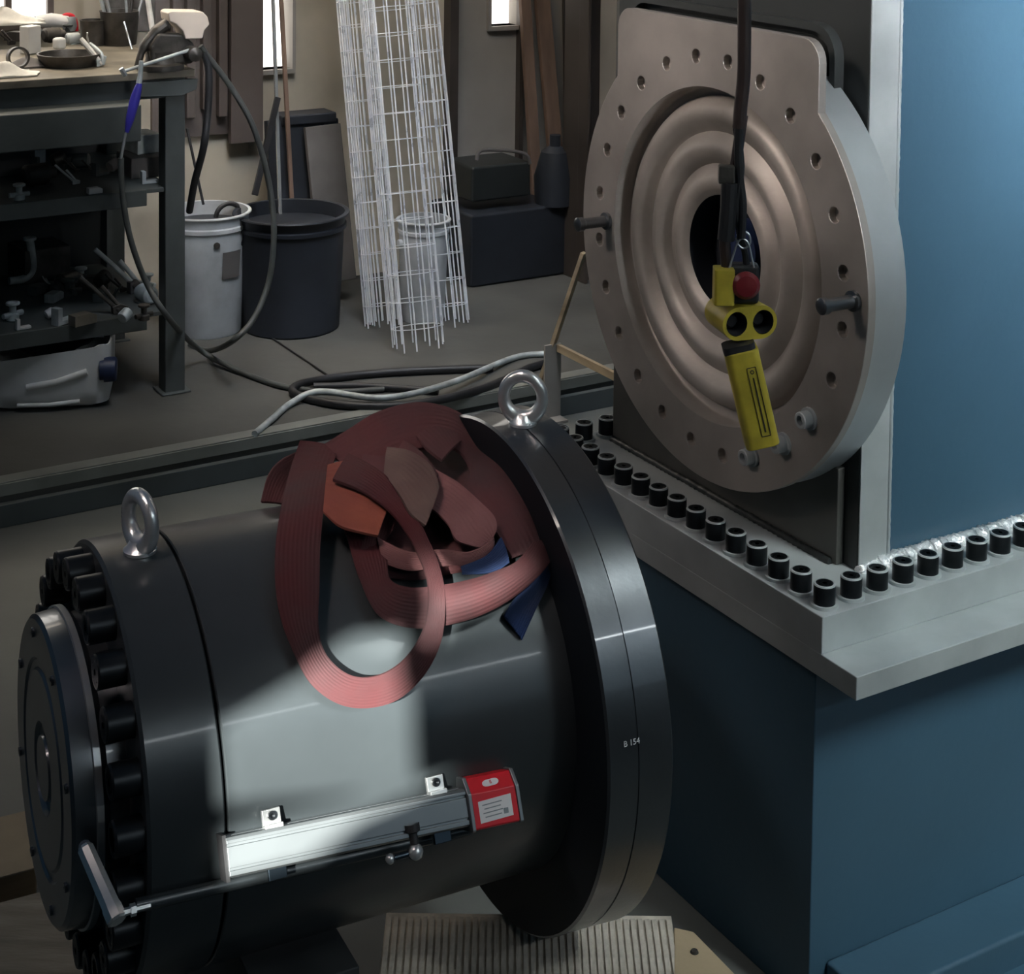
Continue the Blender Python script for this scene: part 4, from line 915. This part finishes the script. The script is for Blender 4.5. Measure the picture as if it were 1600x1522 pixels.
# small junk on the shelves
def junk(kind, label, x, y, z, s, m, rot=0., name=None, cat='machine part'):
    p_ = onz(x, y, z+.0008); mb = MB(); ax = U*math.cos(rot)+V*math.sin(rot); ay = V*math.cos(rot)-U*math.sin(rot)
    if kind == 'motor':
        mb.lathe(p_+Z*s*.32-ax*s*.5+ay*s*.3, ax, [(0, 0), (0, s*.2), (s*.08, s*.3), (s*.7, s*.3), (s*.74, s*.16), (s*.95, s*.16), (s*.95, 0)], 20); mb.box(p_+Z*s*.02+ay*s*.3, ax, ay, Z, s*.6, s*.5, s*.04)
    elif kind == 'elbow':
        mb.tube(curve([p_+Z*s*.12, p_+ax*s*.35+Z*s*.13, p_+ax*s*.52+Z*s*.35, p_+ax*s*.45+Z*s*.95], 6), s*.085, 12)
        mb.lathe(p_+ax*s*.45+Z*s*.93, Z, [(0, s*.09), (0, s*.14), (s*.06, s*.14), (s*.06, s*.06)], 16)
    elif kind == 'bar':
        mb.tube([p_+Z*s*.07, p_-ax*s*.45+Z*s*.55+ay*s*.25, p_-ax*s*.75+Z*s*.85+ay*s*.3], s*.05, 8); mb.tube([p_+ax*s*.1+Z*s*.06, p_-ax*s*.3+Z*s*.6+ay*s*.2], s*.05, 8)
        mb.prism(p_-ay*s*.02, ax, Z, ay, [(-.12*s, 0), (.2*s, 0), (.22*s, .12*s), (.05*s, .2*s), (-.14*s, .16*s)], s*.12)
    elif kind == 'bracket':
        mb.prism(p_, ax, Z, ay, [(-.4*s, 0), (.4*s, 0), (.4*s, .14*s), (-.2*s, .14*s), (-.2*s, .6*s), (-.4*s, .6*s)], s*.35)
    elif kind == 'valve':
        mb.lathe(p_, Z, [(0, 0), (0, s*.22), (s*.2, s*.22), (s*.24, s*.12), (s*.5, s*.12), (s*.54, s*.24), (s*.62, s*.24), (s*.64, 0)], 16); mb.lathe(p_+Z*s*.2-ax*s*.4, ax, [(0, 0), (0, s*.1), (s*.8, s*.1), (s*.8, 0)], 12)
    elif kind == 'block':
        mb.prism(p_, ax, Z, ay, [(-.5*s, 0), (.5*s, 0), (.5*s, .3*s), (.25*s, .42*s), (-.5*s, .42*s)], s*.5)
    elif kind == 'cap':
        mb.lathe(p_+Z*s*.3, ax*.8+Z*.3, [(0, 0), (0, s*.25), (s*.1, s*.28), (s*.5, s*.28), (s*.5, s*.2), (s*.1, s*.18)], 16)
    return thing(mb, name or 'machine_part', label, cat, m, p_, .0015)
J = [  # mid shelf
 ('block', 'grey lidded metal box at the left of the middle shelf', 40, 262, zm, .16, 'greybits', .5, 'metal_box', 'box'),
 ('motor', 'dark round motor housing in the middle of the middle shelf', 70, 292, zm, .10, 'iron', .2, 'motor', 'motor'),
 ('bar', 'cast grey lever lying on the middle shelf', 118, 288, zm, .07, 'greybits', .3, 'lever', 'lever'),
 ('valve', 'small brass coloured valve at the left end of the middle shelf', 30, 312, zm, .07, 'greybits', .1, 'valve', 'valve'),
 ('block', 'pale small block at the front edge of the middle shelf', 150, 303, zm, .04, 'white', .1, 'metal_block', 'block'),
 ('bracket', 'angled grey bracket standing at the right of the middle shelf', 235, 287, zm, .06, 'greybits', 0, 'angle_bracket', 'bracket'),
 # lower shelf
 ('elbow', 'bent grey pipe elbow at the left of the lower shelf', 14, 448, zl, .14, 'greybits', .1, 'pipe_elbow', 'pipe'),
 ('valve', 'dull valve body in front of the pipe elbow', 20, 500, zl, .08, 'greybits', .4, 'valve', 'valve'),
 ('bar', 'long handled clamp leaning to the left on the lower shelf', 215, 455, zl, .15, 'greybits', .0, 'clamp', 'clamp'),
 ('bar', 'second clamp lying below the long handled one', 185, 490, zl, .13, 'iron', .1, 'clamp', 'clamp'),
 ('cap', 'bright threaded cap at the front of the lower shelf', 72, 500, zl, .045, 'white', .2, 'pipe_fitting', 'pipe fitting'),
 ('bracket', 'pale bracket at the front left of the lower shelf', 38, 515, zl, .05, 'white', .1, 'angle_bracket', 'bracket'),
 ('block', 'grey jaw block behind the threaded cap', 92, 470, zl, .06, 'greybits', .8, 'metal_block', 'block'),
 ('bracket', 'tilted grey bracket in the centre of the lower shelf', 105, 506, zl, .08, 'greybits', .5, 'angle_bracket', 'bracket'),
 ('block', 'flat brownish block near the centre of the lower shelf', 135, 508, zl, .07, 'benchtop', .3, 'metal_block', 'block'),
 ('valve', 'dark valve beside the bench leg on the lower shelf', 225, 500, zl, .07, 'iron', .3, 'valve', 'valve'),
 ('cap', 'grey pipe cap left of the dark valve', 190, 508, zl, .06, 'greybits', .6, 'pipe_fitting', 'pipe fitting'),
 ('motor', 'small motor at the back of the lower shelf', 120, 455, zl, .09, 'iron', .5, 'motor', 'motor'),
]
for j in J: junk(j[0], j[1], j[2], j[3], j[4], j[5], j[6], j[7], j[8], j[9])
rj = random.Random(21)
SHAPE = dict(valve='valve body', block='metal block', bracket='angle bracket', bar='lever piece', cap='threaded cap', motor='round housing')
TONE = dict(iron='greasy dark', greybits='pale grey', card='dull brown', bench='dark green-grey')
def heap(n, x0, x1, y0, y1, z, where, group):
    seen = {}
    for k in range(n):
        kd = rj.choice(list(SHAPE)); m_ = rj.choice(list(TONE)); x_ = x0+(x1-x0)*(k+rj.random())/n; side = ['left', 'middle', 'right'][min(2, int(3*(x_-x0)/(x1-x0)))]
        lab = 'small %s %s at the %s of %s' % (TONE[m_], SHAPE[kd], side, where)
        if lab in seen: lab = lab.replace('small', 'second small')
        seen[lab] = 1
        junk(kd, lab, x_, rj.uniform(y0, y1), z, rj.uniform(.045, .085), m_, rj.uniform(0, 3), 'loose_fitting', 'fitting')['group'] = group
heap(16, 60, 245, 440, 470, zl, 'the heap on the lower shelf', 'loose fittings at the back of the lower shelf')
heap(9, 60, 200, 258, 276, zm, 'the back of the middle shelf', 'loose fittings on the middle shelf')
heap(10, 5, 190, 60, 74, bz, 'the clutter on the bench top', 'loose parts strewn on the bench top')
boxy('parts_bin', 'grey parts bin at the back right of the middle shelf', 'bin', 232, 278, zm, .10, .14, .06, 'card', 0)
boxy('parts_bin', 'small pale bin on top of the grey parts bin', 'bin', 234, 240, zm+.0608, .075, .10, .055, 'greybits', .1)
boxy('carton', 'brown box at the left back of the middle shelf', 'box', 15, 275, zm, .16, .12, .10, 'card', .2)
boxy('carton', 'dark box at the back of the lower shelf', 'box', 75, 440, zl, .14, .14, .10, 'iron', .1)

# cut open canister
p_ = onz(78, 640, .001); ex = A(.95, .1, 0); ex /= np.linalg.norm(ex)
cn = empty('plastic_canister', p_, 'cut open white plastic canister with dark contents and navy cap', 'canister')
ex = U*.98+V*.0; ex = A(.985, .17, 0); ey = A(-ex[1], ex[0], 0); 
def can_ring(z_, ins, n=8, hx=.165, hy=.12, r=.04):
    return [p_+A(0, .11, 0)-ex*.02+ex*a_+ey*b_+Z*z_ for a_, b_ in rrect(-hx+ins, hx-ins, -hy+ins, hy-ins, r)]
rings = [can_ring(0, .03), can_ring(.012, .008), can_ring(.05, .0), can_ring(.10, .002)]
top = can_ring(.145, .0)
for i, q_ in enumerate(top): q_[2] += .03*max(0, (q_-p_)@ex)/.14+.004*math.sin(i*1.3)
rings.append(top)
inn = [t_+(p_+A(0, .11, 0)-ex*.02-t_)*.03*A(1, 1, 0) for t_ in top]; rings.append([i_-Z*.001 for i_ in inn])
rings.append([r_+(p_+A(0, .11, 0)-ex*.02-r_)*.04*A(1, 1, 0) for r_ in can_ring(.05, .004)])
n = len(top); mb = MB(); vs = [q_ for r_ in rings for q_ in r_]; fs = [(r_*n+i, r_*n+(i+1) % n, (r_+1)*n+(i+1) % n, (r_+1)*n+i) for r_ in range(len(rings)-1) for i in range(n)]
fs.append(tuple(range(n))); mb.add(vs, fs); mb.build('canister_body', 'white', cn, smooth=50)
rag_c = p_+A(0, .11, 0)-ex*.02
mb = MB(); k = 14; vs = []; fs = []
for i in range(k+1):
    for j in range(k+1): a_ = (i/k-.5)*.29; b_ = (j/k-.5)*.20; vs.append(rag_c+ex*a_+ey*b_+Z*(.150+.035*max(0, -a_)/.14+.02*math.sin(17*a_+2)*math.sin(23*b_)+random.uniform(-.006, .006)+.03*max(0, a_)/.14))
for i in range(k):
    for j in range(k): q_ = i*(k+1)+j; fs.append((q_, q_+1, q_+k+2, q_+k+1))
mb.add(vs, fs); tag(mb.build('waste_contents', 'blackplastic', cn, smooth=60), 'dark shredded waste', None, None, 'stuff')
cp = p_+ex*.145-ey*.0+Z*.105; mb = MB(); mb.lathe(cp-ex*.012, ex, [(0, .028), (.012, .028), (.012, .034), (.042, .033), (.046, .028), (.046, 0)], 24); mb.build('cap', 'navy', cn, smooth=40)
mb = MB(); mb.tube([p_-ex*.06-ey*.013+Z*.068, p_+ex*.02-ey*.014+Z*.08, p_+ex*.10-ey*.012+Z*.105], .009, 10); mb.build('moulded_rib', 'white', cn, smooth=60)
mb = MB(); mb.tube([p_-ex*.085-ey*.0125+Z*.02, p_+ex*.0-ey*.014+Z*.018, p_+ex*.08-ey*.012+Z*.024], .006, 10); mb.build('moulded_rib', 'white', cn, smooth=60)

# buckets
def bucket(x, y, rt, rb, h, m, label, name='bucket', rim=.006, handle=False):
    p_ = onz(x, y, .0)+V*rb*.9; e = empty(name, p_, label, name.split('_')[-1])
    mb = MB(); mb.lathe(p_, Z, [(0, 0), (0, rb*.97), (.006, rb), (h*.86, rt*.965), (h*.87, rt*1.01), (h*.90, rt*1.01), (h*.91, rt*.975), (h*.985, rt), (h, rt+rim), (h-.004, rt+rim*1.2), (h, rt-.004), (h*.9, rt*.955), (.01, rb*.95), (.01, 0)], 48); b_ = mb.build('shell', m, e)
    mb = MB(); mb.lathe(p_+Z*h*.885, Z, [(0, rt*.95), (.004, rt*.5), (.010, 0)], 24); mb.build('contents', 'blackplastic', e)  # dark disc added under the rim to shade the inside
    for s in (-1, 1):
        mb = MB(); mb.lathe(p_+U*s*rt*.96*1+Z*h*.78, U*s, [(0, .012), (.012, .012), (.014, .006), (.014, 0)], 14); mb.build('handle_lug', m, e)
    return e, p_
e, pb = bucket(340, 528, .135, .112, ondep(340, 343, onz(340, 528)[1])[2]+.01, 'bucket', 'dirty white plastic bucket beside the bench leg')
# grey label sticker, curved to the bucket
def sticker(p_, rad, z0, z1, a0, a1, m, parent, name='label_patch'):
    mb = MB(); mb.lathe(p_+Z*z0, Z, [(0, rad[0]), (z1-z0, rad[1]), (z1-z0, rad[1]-.001), (0, rad[0]-.001)], 10, e1=U, a0=a0, a1=a1, closed=True); return mb.build(name, m, parent)
hB = .36
sticker(pb, (.128, .1335), .19, .275, math.radians(-88), math.radians(-58), 'card', e)
mb = MB(); d_ = -V*.93-U*.1; d_ /= np.linalg.norm(d_); mb.lathe(pb+d_*.128+Z*.30, d_, [(0, .010), (.006, .010), (.007, .006), (.007, 0)], 14); mb.build('handle_lug', 'iron', e)
mb = MB(); mb.tube(curve([pb+U*.05+V*.05+Z*.30, pb+U*.055+V*.05+Z*.36, pb+U*.09+V*.05+Z*.385, pb+U*.125+V*.04+Z*.37, pb+U*.12+V*.04+Z*.32], 5), .008, 10); thing(mb, 'hose_end', 'curled hose end standing in the white bucket', 'hose', 'rubber', pb+Z*.3, 0)
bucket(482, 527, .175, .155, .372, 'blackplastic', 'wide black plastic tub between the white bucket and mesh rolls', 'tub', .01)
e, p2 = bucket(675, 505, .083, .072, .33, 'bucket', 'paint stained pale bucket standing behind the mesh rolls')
# things behind
def leaning(name, label, cat, x0, y0, x1, y1, w_, th, m, dv=.0, z0=0., tiltv=.12):
    """board leaning on the wall; (x0,y0) foot, (x1,y1) top in the picture, on a plane near the wall"""
    q0 = onplane(x0, y0, W0-V*(.04+dv+tiltv), V); q1 = onplane(x1, y1, W0-V*(.04+dv), V); d_ = q1-q0; L_ = np.linalg.norm(d_); d_ /= L_; ax = U-d_*(U@d_); ax /= np.linalg.norm(ax); n_ = np.cross(ax, d_)
    mb = MB(); mb.box((q0+q1)/2, ax, n_, d_, w_, th, L_); return thing(mb, name, label, cat, m, q0, .002)
leaning('plank', 'brown wooden plank leaning on the wall right of the small window', 'plank', 846, 430, 815, -80, .042, .022, 'woodbrown', .02)
leaning('plank', 'wider brown plank leaning next to the first plank', 'plank', 885, 440, 840, -80, .06, .022, 'woodbrown', .0)
leaning('dark_board', 'tall dark board standing behind the planks', 'board', 898, 440, 890, -80, .07, .012, 'post', -.03, tiltv=.0)
leaning('steel_rod', 'bright steel rod leaning in front of the narrow window', 'rod', 441, 430, 424, -80, .011, .011, 'chrome', .16)
leaning('brown_rod', 'thin brown rod leaning right of the bright steel rod', 'rod', 462, 430, 435, -80, .014, .012, 'woodbrown', .10)
leaning('rubber_strip', 'black rubber strip hanging down to the hose', 'rubber strip', 398, 305, 434, 152, .02, .012, 'rubber', .25, tiltv=.05)
leaning('cord', 'loose dark cord hanging behind the bench leg', 'cord', 318, 320, 292, 200, .008, .008, 'rubber', .2, tiltv=.05)
leaning('cardboard_sheet', 'dark folded cardboard leaning behind the black tub', 'cardboard', 470, 440, 458, 186, .20, .03, 'blackplastic', .10, tiltv=.1)
leaning('cardboard_sheet', 'grey cardboard sheet leaning behind the black tub', 'cardboard', 528, 440, 503, 196, .13, .02, 'card', .16, tiltv=.1)
mb = MB(); q_ = onplane(475, 183, W0-V*.12, V); mb.box(q_, U, V, Z, .20, .10, .035); mb.box(q_+U*.08-Z*.02, U, V, Z, .06, .09, .03)
thing(mb, 'folded_flap', 'dark folded flap on top of the leaning cardboard', 'cardboard', 'blackplastic', q_-Z*.02, .006)
# dark machine and boxes right of the mesh
def bgbox(name, label, cat, x0, x1, y0, y1, dv, dep, m, bevel=.01):
    Pw = W0-V*dv; a_ = onplane(x0, y1, Pw, V); b_ = onplane(x1, y0, Pw, V); ua, ub = (a_-W0)@U, (b_-W0)@U; z1_ = b_[2]; z0_ = max(a_[2], 0.001)
    mb = MB(); mb.box(W0+U*(ua+ub)/2-V*(dv-dep/2)+Z*(z0_+z1_)/2, U, V, Z, ub-ua, dep, z1_-z0_); return thing(mb, name, label, cat, m, W0+U*(ua+ub)/2-V*dv+Z*z0_, bevel)
bgbox('equipment_case', 'big black equipment case standing on the floor right of the mesh', 'case', 735, 890, 318, 480, .34, .30, 'blackplastic')
bgbox('equipment_case', 'smaller dark case on top of the big black case', 'case', 737, 830, 252, 317, .30, .20, 'paint_dark')
Pw = W0-V*.30
mb = MB(); mb.tube(curve([onplane(x, y, Pw, V) for x, y in ((745, 250), (748, 238), (760, 234), (800, 236), (822, 242), (828, 256))], 5), .007, 8); thing(mb, 'case_handle', 'carrying handle arching over the smaller dark case', 'handle', 'card', onplane(745, 250, Pw, V), 0)
mb = MB(); mb.lathe(onplane(866, 318, W0-V*.30, V), Z, [(0, 0), (0, .07), (.10, .075), (.19, .05), (.21, .02), (.25, .02), (.25, 0)], 24); thing(mb, 'gas_bottle', 'dark round topped bottle beside the smaller case', 'bottle', 'blackplastic', onplane(866, 318, W0-V*.30, V), 0)
# wooden frame and sheet left of the disc
def stick(name, label, cat, a_, b_, w_, th, m):
    d_ = b_-a_; L_ = np.linalg.norm(d_); d_ /= L_; s_ = np.cross(d_, Z); s_ /= np.linalg.norm(s_); t_ = np.cross(s_, d_); mb = MB(); mb.box((a_+b_)/2, d_, s_, t_, L_, w_, th); return thing(mb, name, label, cat, m, a_, .001)
fr = onz(846, 592, 0); 
stick('batten', 'thin pale wooden batten leaning towards the disc', 'batten', onz(846, 592, .01), ondep(912, 395, fr[1]-.10), .020, .012, 'wood')
k_ = ondep(872, 543, fr[1]-.05); stick('batten', 'short bright batten resting against the leaning one', 'batten', k_, ondep(965, 590, fr[1]-.45), .012, .022, 'wood')
mb = MB(); q_ = onz(862, 655, LOW); mb.box(q_+Z*.11, U, V, Z, .055, .008, .22); mb.box(q_+Z*.004-V*.02, U, V, Z, .055, .05, .008); thing(mb, 'steel_bracket', 'grey flat steel upright behind the eyebolt', 'bracket', 'wall2', q_, .001)

# mesh rolls
def mesh_roll(x, y, rad, nw, label, tilt, seed, ph=0., half=None, lean_u=0., turns=1.0):
    rnd = random.Random(seed); b_ = onz(x, y, .003)+V*rad; ax = Z*math.cos(tilt)+V*math.sin(tilt)*.96+U*lean_u; ax /= np.linalg.norm(ax)
    e1 = U-ax*(U@ax); e1 /= np.linalg.norm(e1); e2 = np.cross(ax, e1); b_ = b_+Z*rad*math.sin(tilt)*1.0
    root = empty('mesh_roll', b_, label, 'wire mesh', 'galvanised mesh rolls leaning on the wall'); L_ = 2.05
    pos = []
    for i in range(nw):
        t = ph+2*math.pi*turns*i/nw+rnd.uniform(-.05, .05); r_ = rad*(1-.22*i/nw*(turns > 1)); pos.append((e1*math.cos(t)+e2*math.sin(t))*r_)
    mb = MB()
    for p__ in pos:
        mb.tube([b_+p__-ax*rnd.uniform(0, .02), b_+p__+ax*L_*.5, b_+p__+ax*L_], .0025, 5)
    mb.build('long_wires', 'wire', root, smooth=60)
    mb = MB(); k = 0; z_ = .05
    while z_ < L_:
        loop = [b_+ax*z_+p__*1.02 for p__ in pos]
        mb.tube(loop+([loop[0]] if turns <= 1 else []), .0013, 5); z_ += .082
    mb.build('cross_wires', 'wire', root, smooth=60); return root
mesh_roll(612, 515, .062, 24, 'bright mesh roll, leftmost of the three behind the hose coil', .23, 3, .3, turns=1.6)
mesh_roll(672, 556, .078, 13, 'bright mesh roll standing furthest forward, middle of the three', .22, 5, .8, turns=1.0)
mesh_roll(722, 515, .060, 13, 'bright mesh roll nearest the dark cases, rightmost of the three', .235, 8, .2, turns=1.4)
